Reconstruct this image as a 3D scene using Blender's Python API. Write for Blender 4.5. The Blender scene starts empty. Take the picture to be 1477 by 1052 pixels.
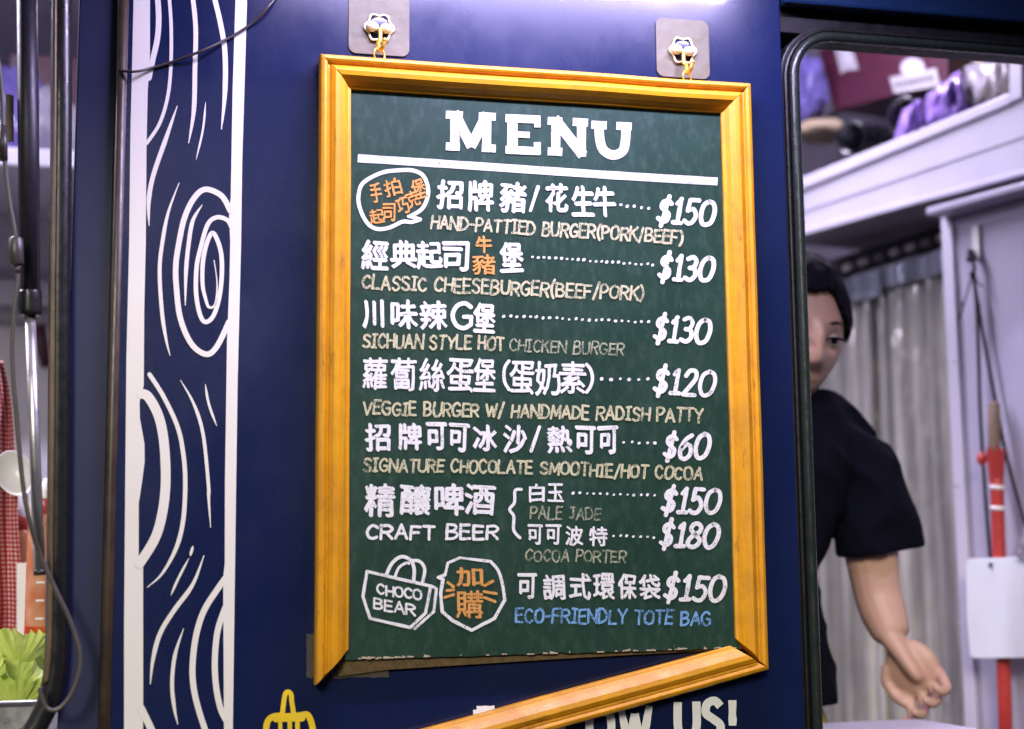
import bpy, bmesh, math, random
from mathutils import Vector, Matrix, noise
random.seed(7)
sc = bpy.context.scene
COL = sc.collection
# ------------------------------------------------------------------ camera
FPX, CX, CY = 2004.0, 738.5, 526.0
Xc = Vector((8637, -165, -FPX)).normalized()
Zc = Vector((-155, 16226, -FPX)); Zc = (Zc - Xc * Zc.dot(Xc)).normalized()
Yc = Zc.cross(Xc).normalized()
ROT = Matrix((Xc, Yc, Zc))                # camera space -> world space
DIST = 0.52 / 0.34274                     # camera to the front of the menu frame
FRONT = -0.027
CAM = Vector((0, FRONT - DIST, 1.75))
cd = bpy.data.cameras.new('camera'); cam = bpy.data.objects.new('camera', cd); COL.objects.link(cam)
cam.matrix_world = Matrix.Translation(CAM) @ ROT.to_4x4()
cd.sensor_width = 36; cd.lens = FPX / 1477 * 36; cd.clip_start = 0.05; cd.clip_end = 500
cd.dof.use_dof = True; cd.dof.focus_distance = 1.60; cd.dof.aperture_fstop = 2.5
sc.camera = cam
# ------------------------------------------------------------------ world, sun
W = bpy.data.worlds.new('World'); sc.world = W; W.use_nodes = True
nt = W.node_tree; bg = nt.nodes['Background']; sky = nt.nodes.new('ShaderNodeTexSky')
sky.sky_type = 'NISHITA'; sky.sun_disc = False
SUN_EL, SUN_AZ = math.radians(24), math.radians(200)
sky.sun_elevation = SUN_EL; sky.sun_rotation = SUN_AZ
nt.links.new(sky.outputs[0], bg.inputs[0]); bg.inputs[1].default_value = 0.05
sd = bpy.data.lights.new('sun', 'SUN'); sd.energy = 1.9; sd.angle = math.radians(14); sd.color = (1.0, 0.93, 0.80)
so = bpy.data.objects.new('sun', sd); COL.objects.link(so)
sdir = Vector((math.sin(SUN_AZ) * math.cos(SUN_EL), math.cos(SUN_AZ) * math.cos(SUN_EL), math.sin(SUN_EL)))
so.rotation_euler = sdir.to_track_quat('Z', 'Y').to_euler()
vs = sc.view_settings; vs.view_transform = 'Standard'; vs.look = 'None'; vs.exposure = 0.22; vs.gamma = 1; vs.use_curve_mapping = False

# ------------------------------------------------------------------ geometry helpers
def ray(px, py): return ROT @ Vector((px - CX, -(py - CY), -FPX))
def P(px, py, y=0.0):
    """world point of the plane Y=y that the photograph shows at (px,py)"""
    r = ray(px, py); return CAM + r * ((y - CAM.y) / r.y)
EA, EB = P(1477, 500, .45), P(1160, 500, 1.0)
ED = (EA - EB); ED.z = 0; ED.normalize()                  # along the inner partition, towards the window
EN = Vector((-ED.y, ED.x, 0)); EN = EN if EN.x < 0 else -EN    # its normal, towards the kitchen
def PE(px, py, off=0.0):
    """point on the partition inside the truck (off metres in front of it)"""
    r = ray(px, py); a = EA + EN * off
    return CAM + r * ((a - CAM).dot(EN) / r.dot(EN))

class MB:
    def __init__(s): s.v = []; s.f = []; s.sm = []
    def add(s, vs, fs, smooth=False):
        b = len(s.v); s.v += [tuple(v) for v in vs]
        for f in fs: s.f.append([i + b for i in f]); s.sm.append(smooth)
    def hexa(s, p):   # 8 points: 4 back, 4 front
        s.add(p, [(0,3,2,1), (4,5,6,7), (0,1,5,4), (1,2,6,5), (2,3,7,6), (3,0,4,7)])
    def box(s, lo, hi):
        x0,y0,z0 = lo; x1,y1,z1 = hi
        s.hexa([(x0,y0,z0),(x1,y0,z0),(x1,y0,z1),(x0,y0,z1),(x0,y1,z0),(x1,y1,z0),(x1,y1,z1),(x0,y1,z1)])
    def slab(s, pts, d):   # polygon extruded by vector d
        n = len(pts); a = [Vector(p) for p in pts]; b = [p + d for p in a]
        s.add(a + b, [tuple(range(n))[::-1], tuple(range(n, 2*n))] + [(i, (i+1) % n, n + (i+1) % n, n + i) for i in range(n)])
    def tube(s, pts, r, n=12, caps=True, flat=None):
        pts = [Vector(p) for p in pts]; rs = r if isinstance(r, (list, tuple)) else [r] * len(pts)
        vs = []; ref = None
        for i, p in enumerate(pts):
            t = (pts[min(i+1, len(pts)-1)] - pts[max(i-1, 0)]).normalized()
            if ref is None: ref = t.orthogonal().normalized()
            ref = (ref - t * ref.dot(t)).normalized(); b = t.cross(ref)
            for k in range(n):
                a = 2 * math.pi * k / n; vs.append(p + (ref * math.cos(a) + b * math.sin(a)) * rs[i])
        fs = [(i*n+k, i*n+(k+1) % n, (i+1)*n+(k+1) % n, (i+1)*n+k) for i in range(len(pts)-1) for k in range(n)]
        s.add(vs, fs, True)
        if caps:
            s.add(vs[:n], [tuple(range(n))[::-1]]); s.add(vs[-n:], [tuple(range(n))])
    def lathe(s, prof, n=32, M=Matrix()):
        vs = [M @ Vector((r * math.cos(2*math.pi*k/n), r * math.sin(2*math.pi*k/n), z)) for r, z in prof for k in range(n)]
        s.add(vs, [(i*n+k, i*n+(k+1) % n, (i+1)*n+(k+1) % n, (i+1)*n+k) for i in range(len(prof)-1) for k in range(n)], True)
    def ball(s, c, r, n=16, m=10):
        c = Vector(c); r = r if isinstance(r, (tuple, list)) else (r, r, r)
        vs = [c + Vector((r[0]*math.sin(math.pi*j/m)*math.cos(2*math.pi*k/n), r[1]*math.sin(math.pi*j/m)*math.sin(2*math.pi*k/n), r[2]*math.cos(math.pi*j/m))) for j in range(m+1) for k in range(n)]
        s.add(vs, [(j*n+k, (j+1)*n+k, (j+1)*n+(k+1) % n, j*n+(k+1) % n) for j in range(m) for k in range(n)], True)
    def build(s, name, mat, parent=None, bevel=0):
        me = bpy.data.meshes.new(name); me.from_pydata(s.v, [], s.f); me.update()
        for p, q in zip(me.polygons, s.sm): p.use_smooth = q
        o = bpy.data.objects.new(name, me); COL.objects.link(o)
        if mat: me.materials.append(mat)
        bm = bmesh.new(); bm.from_mesh(me); bmesh.ops.remove_doubles(bm, verts=bm.verts, dist=1e-7)
        bmesh.ops.recalc_face_normals(bm, faces=bm.faces); bm.to_mesh(me); bm.free()
        if parent:
            o.parent = parent; o.matrix_parent_inverse = parent.matrix_world.inverted()
        if bevel:
            b = o.modifiers.new('b', 'BEVEL'); b.width = bevel; b.segments = 2; b.limit_method = 'ANGLE'
        return o
def thing(name, label, cat, loc=(0,0,0), group=None):
    o = bpy.data.objects.new(name, None); o.empty_display_size = .05; COL.objects.link(o); o.location = loc
    o.matrix_world = Matrix.Translation(loc)
    return tag(o, label, cat, group)
def tag(o, label, cat, group=None):
    o['label'] = label; o['category'] = cat
    if group: o['group'] = group
    return o
def catmull(pts, n=8, closed=False):
    pts = [Vector(p) for p in pts]; out = []; N = len(pts)
    for i in range(N if closed else N-1):
        g = (lambda k: pts[k % N]) if closed else (lambda k: pts[max(0, min(N-1, k))])
        p0, p1, p2, p3 = g(i-1), g(i), g(i+1), g(i+2)
        for j in range(n):
            t = j / n
            out.append(.5 * ((2*p1) + (-p0+p2)*t + (2*p0-5*p1+4*p2-p3)*t*t + (-p0+3*p1-3*p2+p3)*t**3))
    out.append(pts[0].copy() if closed else pts[-1].copy())
    return out

# ------------------------------------------------------------------ materials
class NT:
    def __init__(s, name):
        s.m = bpy.data.materials.new(name); s.m.use_nodes = True; s.t = s.m.node_tree
        s.b = s.t.nodes['Principled BSDF']; s.out = s.t.nodes['Material Output']; s.co = None
    def n(s, ty, **k):
        x = s.t.nodes.new('ShaderNode' + ty)
        for a, b in k.items(): setattr(x, a, b)
        return x
    def l(s, a, b): s.t.links.new(a, b)
    def pos(s, scale=(1,1,1), rot=(0,0,0), src='Object'):
        c = s.n('TexCoord'); m = s.n('Mapping'); s.l(c.outputs[src], m.inputs[0])
        m.inputs['Scale'].default_value = scale; m.inputs['Rotation'].default_value = rot
        return m.outputs[0]
    def noise(s, vec, scale, detail=4, rough=.5, dist=0):
        x = s.n('TexNoise'); s.l(vec, x.inputs['Vector']); x.inputs['Scale'].default_value = scale
        x.inputs['Detail'].default_value = detail; x.inputs['Roughness'].default_value = rough; x.inputs['Distortion'].default_value = dist
        return x.outputs['Fac']
    def ramp(s, fac, stops):
        r = s.n('ValToRGB'); s.l(fac, r.inputs[0]); e = r.color_ramp.elements
        while len(e) < len(stops): e.new(.5)
        for q, (p, c) in zip(e, stops):
            q.position = p; q.color = (c, c, c, 1) if isinstance(c, (int, float)) else (*c, 1)
        return r.outputs[0]
    def mix(s, fac, a, b, mode='MIX'):
        x = s.n('Mix', data_type='RGBA', blend_type=mode)
        for i, v in ((0, fac), (6, a), (7, b)):
            if isinstance(v, (int, float)): x.inputs[i].default_value = v if i == 0 else (v, v, v, 1)
            elif isinstance(v, tuple): x.inputs[i].default_value = (*v, 1)
            else: s.l(v, x.inputs[i])
        return x.outputs[2]
    def bump(s, h, strength, dist=.001):
        b = s.n('Bump'); s.l(h, b.inputs['Height']); b.inputs['Strength'].default_value = strength; b.inputs['Distance'].default_value = dist
        s.l(b.outputs[0], s.b.inputs['Normal'])
    def set(s, **k):
        for a, v in k.items():
            i = s.b.inputs[a.replace('_', ' ')]
            if hasattr(v, 'links') or isinstance(v, bpy.types.NodeSocket): s.l(v, i)
            else: i.default_value = (*v, 1) if isinstance(v, tuple) and len(i.default_value) == 4 else v
        return s
def simple(name, col, rough=.5, metal=0, var=.12, scale=30, bump=0, **k):
    t = NT(name); p = t.pos(); f = t.noise(p, scale, 5, .6)
    lo = tuple(c * (1 - var) for c in col); hi = tuple(min(1, c * (1 + var)) for c in col)
    t.set(Base_Color=t.ramp(f, [(.3, lo), (.7, hi)]), Metallic=metal, **k)
    t.set(Roughness=t.ramp(t.noise(p, scale * 2.3, 4), [(.3, max(0, rough - .08)), (.7, min(1, rough + .08))]))
    if bump: t.bump(t.noise(p, scale * 4, 6), bump)
    return t.m
def paint_blue(name, col, rough=.2, coat=.36):
    t = NT(name); p = t.pos()
    big = t.noise(p, 3.1, 5, .6); st = t.noise(t.pos((3, 3, 2)), 2.2, 6, .7); fine = t.noise(p, 260, 3, .7)
    c = t.mix(t.ramp(big, [(.35, 0.0), (.75, .6)]), col, tuple(x * 1.25 + .0015 for x in col))
    c = t.mix(t.ramp(st, [(.58, 0.0), (.85, .12)]), c, (.04, .045, .10))
    c = t.mix(t.ramp(fine, [(.73, 0.0), (.80, .35)]), c, (.16, .15, .16))
    c = t.mix(t.ramp(t.noise(t.pos((6, 6, 90), (0, .9, 0)), 3.0, 3, .6), [(.74, 0.0), (.79, .25)]), c, (.10, .10, .14))
    t.set(Base_Color=c, Specular_IOR_Level=.38, Coat_Weight=coat, Coat_Roughness=.07)
    t.set(Roughness=t.mix(1.0, t.ramp(st, [(.3, rough), (.75, rough + .16)]), 0.0, 'ADD'))
    t.bump(t.noise(p, 7, 2), .12, .0015)
    return t.m
M = {}
M['blue'] = paint_blue('blue_paint', (.0050, .0105, .047), .20)
M['blue_grey'] = paint_blue('side_blue_paint', (.010, .014, .050), .5, 0)
M['teal'] = paint_blue('header_paint', (.004, .016, .05), .3)
def stripe():
    t = NT('white_vinyl'); p = t.pos()
    g = t.noise(p, 60, 6, .7); s2 = t.noise(p, 8, 4)
    c = t.mix(t.ramp(g, [(.68, 0.0), (.78, .55)]), (.74, .72, .62), (.40, .36, .28))
    c = t.mix(t.ramp(s2, [(.4, 0.0), (.8, .3)]), c, (.60, .57, .47))
    t.set(Base_Color=c, Roughness=.42); return t.m
M['stripe'] = stripe()
M['yellow_vinyl'] = simple('yellow_vinyl', (.80, .56, .02), .4)
def wood(name, axis):
    t = NT(name)
    sc_ = (60, 60, 2.5) if axis == 'z' else (2.5, 60, 60)
    p = t.pos(sc_); g = t.noise(p, 3, 8, .65, 1.0); iso = t.pos()
    blot = t.noise(iso, 22, 6, .7); dark = t.noise(t.pos((30, 30, 9) if axis == 'z' else (9, 30, 30)), 2.2, 5, .7)
    c = t.ramp(g, [(.25, (.52, .225, .003)), (.5, (.62, .285, .004)), (.78, (.72, .35, .005))])
    c = t.mix(t.ramp(blot, [(.42, 0.0), (.72, .6)]), c, (.34, .125, .003))
    c = t.mix(t.ramp(dark, [(.60, 0.0), (.74, .75)]), c, (.09, .035, .008))
    c = t.mix(t.ramp(t.noise(iso, 420, 2), [(.76, 0.0), (.80, .6)]), c, (.75, .62, .4))
    t.set(Base_Color=c, Specular_IOR_Level=.5)
    t.set(Roughness=t.ramp(blot, [(.3, .38), (.8, .58)]))
    t.bump(g, .15, .0004); return t.m
M['wood_z'] = wood('gold_stained_wood_upright', 'z'); M['wood_x'] = wood('gold_stained_wood_level', 'x')
def board():
    t = NT('green_board'); p = t.pos()
    a = t.noise(p, 9, 6, .65); b = t.noise(t.pos((20, 20, 9), (0, .35, 0)), 5, 7, .7); sp = t.noise(p, 700, 2)
    c = t.mix(t.ramp(a, [(.35, 0.0), (.7, 1.0)]), (.0090, .033, .020), (.0135, .044, .026))
    c = t.mix(t.ramp(b, [(.48, 0.0), (.85, .42)]), c, (.075, .13, .095))
    c = t.mix(t.ramp(t.noise(t.pos((130, 130, 12), (0, .45, 0)), 4, 3), [(.70, 0.0), (.76, .4)]), c, (.16, .22, .15))
    c = t.mix(t.ramp(sp, [(.75, 0.0), (.80, .55)]), c, (.35, .38, .30))
    c = t.mix(t.ramp(t.noise(p, 240, 3), [(.72, 0.0), (.77, .25)]), c, (.01, .02, .018))
    t.set(Base_Color=c, Specular_IOR_Level=.22)
    t.set(Roughness=t.ramp(a, [(.3, .42), (.8, .62)])); t.bump(sp, .12, .0004); return t.m
M['board'] = board()
def chalk(name, col, wear=.2, col2=None):
    t = NT(name); p = t.pos((1, 0, 1))
    n1 = t.noise(p, 620, 4, .75); n2 = t.noise(p, 55, 5, .7); st = t.noise(t.pos((900, 0, 160), (0, .6, 0)), 1.0, 3)
    m1 = t.n('Math', operation='MULTIPLY_ADD'); t.l(n2, m1.inputs[0]); m1.inputs[1].default_value = .95; t.l(n1, m1.inputs[2])
    m2 = t.n('Math', operation='MULTIPLY_ADD'); t.l(st, m2.inputs[0]); m2.inputs[1].default_value = .45; t.l(m1.outputs[0], m2.inputs[2])
    al = t.ramp(m2.outputs[0], [(.0, 0.0), (1.0, 1.0)])
    mr = t.n('MapRange'); t.l(m2.outputs[0], mr.inputs[0])
    mr.inputs['From Min'].default_value = .87 + wear * .55; mr.inputs['From Max'].default_value = 1.10 + wear * .55
    mr.inputs['To Min'].default_value = .12 if wear < .35 else .06; mr.inputs['To Max'].default_value = .98
    c = t.mix(t.ramp(n2, [(.3, 0.0), (.7, 1.0)]), col, col2 or tuple(x * .82 for x in col))
    t.set(Base_Color=c, Roughness=.8, Alpha=mr.outputs[0], Specular_IOR_Level=.2); return t.m
M['chalk_white'] = chalk('white_chalk', (.80, .80, .75), .13, (.66, .67, .63))
M['chalk_title'] = chalk('white_title_paint', (.60, .60, .53), .09, (.55, .54, .47))
M['chalk_cream'] = chalk('cream_chalk', (.60, .58, .34), .27)
M['chalk_dim'] = chalk('rubbed_cream_chalk', (.42, .44, .28), .36)
M['chalk_orange'] = chalk('orange_chalk', (.70, .34, .09), .18)
M['chalk_blue'] = chalk('blue_chalk', (.20, .42, .70), .32)
M['rubber'] = simple('black_rubber', (.012, .012, .011), .32, bump=.02, scale=40)
M['rubber_green'] = simple('dark_rubber_seal', (.014, .020, .015), .28, bump=.02, scale=40)
M['gap'] = simple('black_gap_trim', (.004, .004, .005), .5)
M['tan_highlight_bracket'] = simple('tan_highlight_and_bracket', (.12, .085, .04), .4, var=.3)  # painted highlight of the left seal; also the bracket's own tan
M['brown_trim'] = simple('brown_edge_trim', (.045, .030, .018), .4, var=.4)
M['chrome'] = simple('polished_steel', (.50, .50, .48), .36, .8)
M['steel'] = simple('brushed_steel', (.55, .55, .54), .34, 1)
M['strut'] = simple('black_strut_paint', (.018, .016, .024), .45)
M['wire'] = simple('dark_cable', (.05, .042, .035), .4)
M['cable_grey'] = simple('grey_brown_cable', (.07, .062, .05), .4)
M['white_panel'] = simple('white_painted_panel', (.50, .475, .57), .4, var=.05, scale=8, bump=.05)
M['lav_panel'] = simple('lilac_grey_panel', (.38, .36, .46), .45, var=.06, scale=7, bump=.05)
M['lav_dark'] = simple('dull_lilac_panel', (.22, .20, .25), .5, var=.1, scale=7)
M['inner_wall'] = simple('inner_wall_panel', (.50, .47, .55), .45, var=.05, scale=5)
M['floor'] = simple('truck_floor', (.06, .055, .06), .5, var=.3, scale=12)
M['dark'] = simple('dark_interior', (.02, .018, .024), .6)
M['alu'] = simple('corrugated_aluminium', (.72, .72, .78), .35, .6, var=.1, scale=20)
M['gold_metal'] = simple('brass_wire', (.85, .52, .07), .3, .6)
M['pale_metal'] = simple('pale_brass', (.92, .84, .50), .25, .45)
M['cardboard'] = simple('cardboard', (.24, .18, .12), .7, var=.1)
M['maroon'] = simple('maroon_carton', (.042, .003, .016), .5, var=.15)
M['paper'] = simple('paper_label', (.30, .28, .31), .6, var=.05)
M['ink'] = simple('ink', (.06, .05, .07), .6)
M['black_plastic'] = simple('black_plastic', (.008, .008, .014), .25)
M['white_plastic'] = simple('white_plastic', (.78, .76, .74), .35, var=.04)
M['mdf'] = simple('bare_board_edge', (.11, .07, .025), .8, var=.4, scale=120, bump=.3)
M['torn'] = simple('torn_paper_edge', (.27, .23, .12), .8, var=.35, scale=300)
M['red_plastic'] = simple('red_plastic', (.42, .04, .035), .35, var=.12)
M['stick'] = simple('worn_wooden_stick', (.19, .13, .09), .6, var=.35, scale=60)
M['board_white'] = simple('white_cutting_board', (.66, .68, .74), .5, var=.04, scale=12)
M['cord'] = simple('black_cord', (.015, .012, .02), .8, var=.5, scale=90)
M['asphalt'] = simple('asphalt', (.05, .05, .05), .85, var=.3, scale=12, bump=.4)
def film(name, col, alpha, rough=.12, trans=False):
    t = NT(name); p = t.pos()
    t.set(Base_Color=t.ramp(t.noise(p, 30, 4), [(.3, tuple(c * .75 for c in col)), (.7, col)]), Roughness=rough, Alpha=alpha)
    t.bump(t.noise(p, 26, 3), .5, .006); return t.m
M['purple_bag'] = film('purple_plastic_film', (.30, .18, .56), .97, .12)
M['clear_bag'] = film('clear_plastic_film', (.36, .33, .40), .6, .2)
M['blue_bag'] = film('violet_wrappers', (.10, .08, .26), 1.0, .2)
M['tape'] = film('clear_sticky_tape', (.20, .17, .11), .42, .15)
M['plate'] = film('frosted_clear_plate', (.15, .14, .085), .90, .55)
def strip_mat(name, col, alpha):
    t = NT(name); p = t.pos((26, 26, .5)); f = t.noise(p, 1.8, 4, .6)
    t.set(Base_Color=t.ramp(f, [(.38, tuple(c * .45 for c in col)), (.62, col)]), Roughness=.16, Alpha=alpha, Specular_IOR_Level=.8, Metallic=.35)  # vertical light and dark streaks in the colour imitate shine on the plastic
    w = t.noise(t.pos((22, 22, 7)), 1.0, 3, .5); t.bump(w, .9, .014); return t.m
M['pvc'] = strip_mat('grey_pvc_curtain', (.86, .83, .76), .75)
M['pvc_top'] = strip_mat('clear_pvc_heading', (.62, .68, .80), .9)
def skin():
    t = NT('skin'); p = t.pos(); f = t.noise(p, 14, 5, .6)
    t.set(Base_Color=t.ramp(f, [(.3, (.50, .29, .21)), (.55, (.58, .36, .27)), (.75, (.60, .33, .26))]), Roughness=.5, Subsurface_Weight=.12, Subsurface_Radius=(.02, .008, .004), Subsurface_Scale=.5)
    t.bump(t.noise(p, 220, 5), .25, .0008); return t.m
M['skin'] = skin()
M['shirt'] = simple('black_navy_cotton', (.0035, .004, .010), .95, bump=.3, scale=90, Specular_IOR_Level=.1)
M['trousers'] = simple('dark_trousers', (.012, .012, .02), .85)
M['yellow_cloth'] = simple('yellow_apron_cloth', (.45, .36, .03), .8)
def hair():
    t = NT('black_hair'); p = t.pos((160, 160, 10)); f = t.noise(p, 1, 5)
    t.set(Base_Color=t.ramp(f, [(.3, (.004, .004, .006)), (.75, (.014, .012, .02))]), Roughness=.7, Specular_IOR_Level=.08); t.bump(f, .3, .001); return t.m
M['hair'] = hair()
M['eye_white'] = simple('eye_white', (.34, .30, .28), .3); M['iris'] = simple('dark_iris', (.012, .007, .005), .15)
def gingham():
    t = NT('red_gingham'); c = t.n('UVMap'); s = t.n('SeparateXYZ'); t.l(c.outputs[0], s.inputs[0]); o = []
    for k in (0, 1):
        m = t.n('Math', operation='MULTIPLY'); t.l(s.outputs[k], m.inputs[0]); m.inputs[1].default_value = 1
        f = t.n('Math', operation='FRACT'); t.l(m.outputs[0], f.inputs[0])
        g = t.n('Math', operation='GREATER_THAN'); t.l(f.outputs[0], g.inputs[0]); g.inputs[1].default_value = .5; o.append(g.outputs[0])
    a = t.n('Math', operation='ADD'); t.l(o[0], a.inputs[0]); t.l(o[1], a.inputs[1])
    d = t.n('Math', operation='MULTIPLY'); t.l(a.outputs[0], d.inputs[0]); d.inputs[1].default_value = .5
    t.set(Base_Color=t.ramp(d.outputs[0], [(0, (.70, .55, .56)), (.5, (.45, .07, .07)), (1, (.28, .012, .015))]), Roughness=.85)
    return t.m
M['gingham'] = gingham()
def lettuce():
    t = NT('lettuce_leaf'); p = t.pos(); f = t.noise(p, 25, 5)
    t.set(Base_Color=t.ramp(f, [(.3, (.36, .50, .05)), (.7, (.60, .70, .16))]), Roughness=.45, Subsurface_Weight=.15, Subsurface_Radius=(.01, .02, .004), Subsurface_Scale=.4)
    t.bump(f, .5, .003); return t.m
M['lettuce'] = lettuce()
def sauce(name, a, b, z0, z1):
    t = NT(name); s = t.n('SeparateXYZ'); t.l(t.pos(), s.inputs[0])
    n = t.noise(t.pos(), 40, 4)
    t.set(Base_Color=t.mix(t.ramp(n, [(.35, 0.0), (.65, 1.0)]), a, b), Roughness=.22, Transmission_Weight=.15); return t.m
M['sauce_dark'] = sauce('red_chilli_sauce', (.50, .035, .01), (.62, .11, .02), 0, 1)
M['sauce_light'] = sauce('translucent_squeeze_plastic', (.55, .17, .07), (.62, .30, .17), 0, 1)
def emit(name, col, e):
    t = NT(name); t.set(Base_Color=(.8, .8, .8), Emission_Color=col, Emission_Strength=e); return t.m
M['led'] = emit('lit_led_tube', (.70, .64, 1.0), 22)

# ------------------------------------------------------------------ ground
g = MB(); g.box((-150, -150, -.2), (150, 150, 0)); o = g.build('ground', M['asphalt']); o['kind'] = 'structure'

# ------------------------------------------------------------------ building across the street, unseen, added to darken reflections in the truck side
bd = thing('building', 'dark building added unseen behind the viewer to darken reflections', 'building', (0, -13, 0))
M['bwall'] = simple('dark_render_wall', (.07, .06, .055), .8, scale=2, var=.3); M['bglass'] = simple('dark_window_glass', (.02, .025, .04), .1)
g = MB(); g.box((-30, -18, 0), (30, -13, 4.9)); g.build('wall', M['bwall'], bd)
for i in range(14):
    g = MB(); g.box((-27 + 4 * i, -13.02, 1.0), (-24.8 + 4 * i, -12.97, 2.9)); g.build('window', M['bglass'], bd)

# ------------------------------------------------------------------ food truck
truck = thing('food_truck', 'navy blue food truck with a white wood-grain stripe and two open hatches', 'food truck', (0, 1, 0))
def wall_x(px, y=0): return P(px, 526, y).x
ZT, ZB = 3.1, 0.45                     # truck body top and bottom
def vquad(xs_top, name, mat, y0=0.0, t=.03, z0=ZB, z1=ZT, bevel=.002):
    b = MB(); b.box((xs_top[0], y0, z0), (xs_top[1], y0 + t, z1)); return b.build(name, mat, truck, bevel)
def XL(px, py=526, y=0): return P(px, py, y).x
xL0, xL1 = XL(103), XL(157)            # side pillar panel left of the seam
xM0, xM1 = XL(166), XL(1143)
vquad((xL0 - .004, xL1), 'pillar_panel', M['blue_grey'], .006)
vquad((xM0, xM1), 'side_panel', M['blue'], 0)
b = MB(); b.tube([(xL1 + .0055, .002, ZB), (xL1 + .0055, .002, ZT)], .0065, 10); b.build('seam_trim', M['brown_trim'], truck)
# panels left of the service hatch and under/over hatches
hz0 = P(60, 1075, 0).z
vquad((-3.2, xL0 - .0045), 'lower_panel', M['blue_grey'], .006, .03, ZB, hz0 - .03)
vquad((-3.2, xL0 - .0045), 'upper_panel', M['blue_grey'], .006, .03, 2.72, ZT)
# right hatch opening
rx0 = XL(1170); rzt = P(1230, 62, 0).z; rzb = P(1300, 1130, 0).z; rx1 = 2.6
vquad((xM1 - .004, 3.2), 'hatch_header', M['gap'], .012, .02, rzt + 15/1320, ZT, .001)
vquad((xM1 + .002, 3.2), 'header_panel', M['teal'], -.012, .02, rzt + .041, ZT, .004)
vquad((xM1 + .002, 3.2), 'sill_panel', M['blue'], 0, .03, ZB, rzb - .02)
vquad((rx1, 3.2), 'end_panel', M['blue'], 0, .03, rzb - .019, rzt + .029)
def rrect(x0, x1, z0, z1, r, n=8):
    pts = []
    for cx, cz, a0 in ((x0 + r, z1 - r, 180), (x1 - r, z1 - r, 90), (x1 - r, z0 + r, 0), (x0 + r, z0 + r, -90)):
        for k in range(n + 1):
            a = math.radians(a0 - 90 * k / n); pts.append((cx + r * math.cos(a), cz + r * math.sin(a)))
    return pts
def ringpart(name, mat, x0, x1, z0, z1, r, yc, rad, flat=1.0, n=12):
    pts = rrect(x0, x1, z0, z1, r); pts.append(pts[0]); pts.append(pts[1])
    b = MB(); b.tube([(x, yc, z) for x, z in pts], rad, n, False); return b.build(name, mat, truck)
def framering(name, mat, x0, x1, z0, z1, r, w, y0, y1):
    a = rrect(x0, x1, z0, z1, r); c = rrect(x0 - w, x1 + w, z0 - w, z1 + w, r + w); n = len(a)
    b = MB(); vs = [(x, y0, z) for x, z in a] + [(x, y0, z) for x, z in c] + [(x, y1, z) for x, z in a] + [(x, y1, z) for x, z in c]
    fs = []
    for i in range(n):
        j = (i + 1) % n
        fs += [(i, j, n+j, n+i), (2*n+i, 3*n+i, 3*n+j, 2*n+j), (i, 2*n+i, 2*n+j, j), (n+i, n+j, 3*n+j, 3*n+i)]
    b.add(vs, fs); return b.build(name, mat, truck, .002)
pxm = 1 / 1320.0
ringpart('hatch_seal', M['rubber_green'], rx0 - 9*pxm, rx1, rzb, rzt + 9*pxm, .052, .004, 8.5*pxm)
framering('hatch_gap_trim', M['gap'], rx0 - 14*pxm, rx1 + .005, rzb - .005, rzt + 14*pxm, .055, .012, .010, .05)
ringpart('hatch_outer_seal', M['rubber'], rx0 - 23*pxm, rx1 + .02, rzb - .02, rzt + 22*pxm, .066, .006, 3.2*pxm)
framering('hatch_backing', M['gap'], rx0 - 14*pxm, rx1 + .005, rzb - .005, rzt + 14*pxm, .055, .05, .051, .060)
framering('hatch_reveal', M['gap'], rx0 - .003, rx1 - .01, rzb + .003, rzt + .003, .050, .006, .012, .035)
# left service hatch: seal tube, and a tan bead painting in its edge highlight
lp = [(90, -160), (89, 0), (88, 200), (86, 400), (85, 600), (83, 800), (81, 930), (76, 985), (62, 1030), (30, 1068), (-60, 1085), (-400, 1085)]
b = MB(); b.tube(catmull([P(x, y, -.004) for x, y in lp], 8), 15 * pxm, 16); b.build('hatch_seal', M['rubber'], truck)
b = MB(); b.tube(catmull([P(x - 10, y, -.016) for x, y in lp[:8]], 6), 3.4 * pxm, 10); b.build('seal_highlight_bead', M['tan_highlight_bracket'], truck)
# interior shell
for nm, lo, hi, mt in (('floor_panel', (-3.2, .04, ZB), (3.2, 2.3, ZB + .04), 'floor'), ('ceiling_panel', (-3.2, .04, 2.99), (3.2, 2.3, 3.03), 'inner_wall'),
                       ('back_panel', (-3.2, 2.3, ZB), (3.2, 2.34, ZT), 'inner_wall'), ('end_wall', (-3.24, .04, ZB), (-3.2, 2.3, ZT), 'inner_wall'),
                       ('end_wall', (3.2, .04, ZB), (3.24, 2.3, ZT), 'inner_wall'), ('roof_panel', (-3.24, -.02, ZT), (3.24, 2.34, ZT + .04), 'blue')):
    b = MB(); b.box(lo, hi); b.build(nm, M[mt], truck)
# wheels far below, so that the truck stands
for wx in (-2.3, 2.1):
    b = MB(); b.lathe([(.0, -.11), (.30, -.11), (.36, -.08), (.37, 0), (.36, .08), (.30, .11), (0, .11)], 32, Matrix.Translation((wx, .25, .37)) @ Matrix.Rotation(math.pi/2, 4, 'X'))
    b.build('wheel', M['rubber'], truck)
b = MB(); b.box((-3.0, .4, .35), (3.0, 2.1, ZB - .003)); b.build('chassis', M['dark'], truck)

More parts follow.
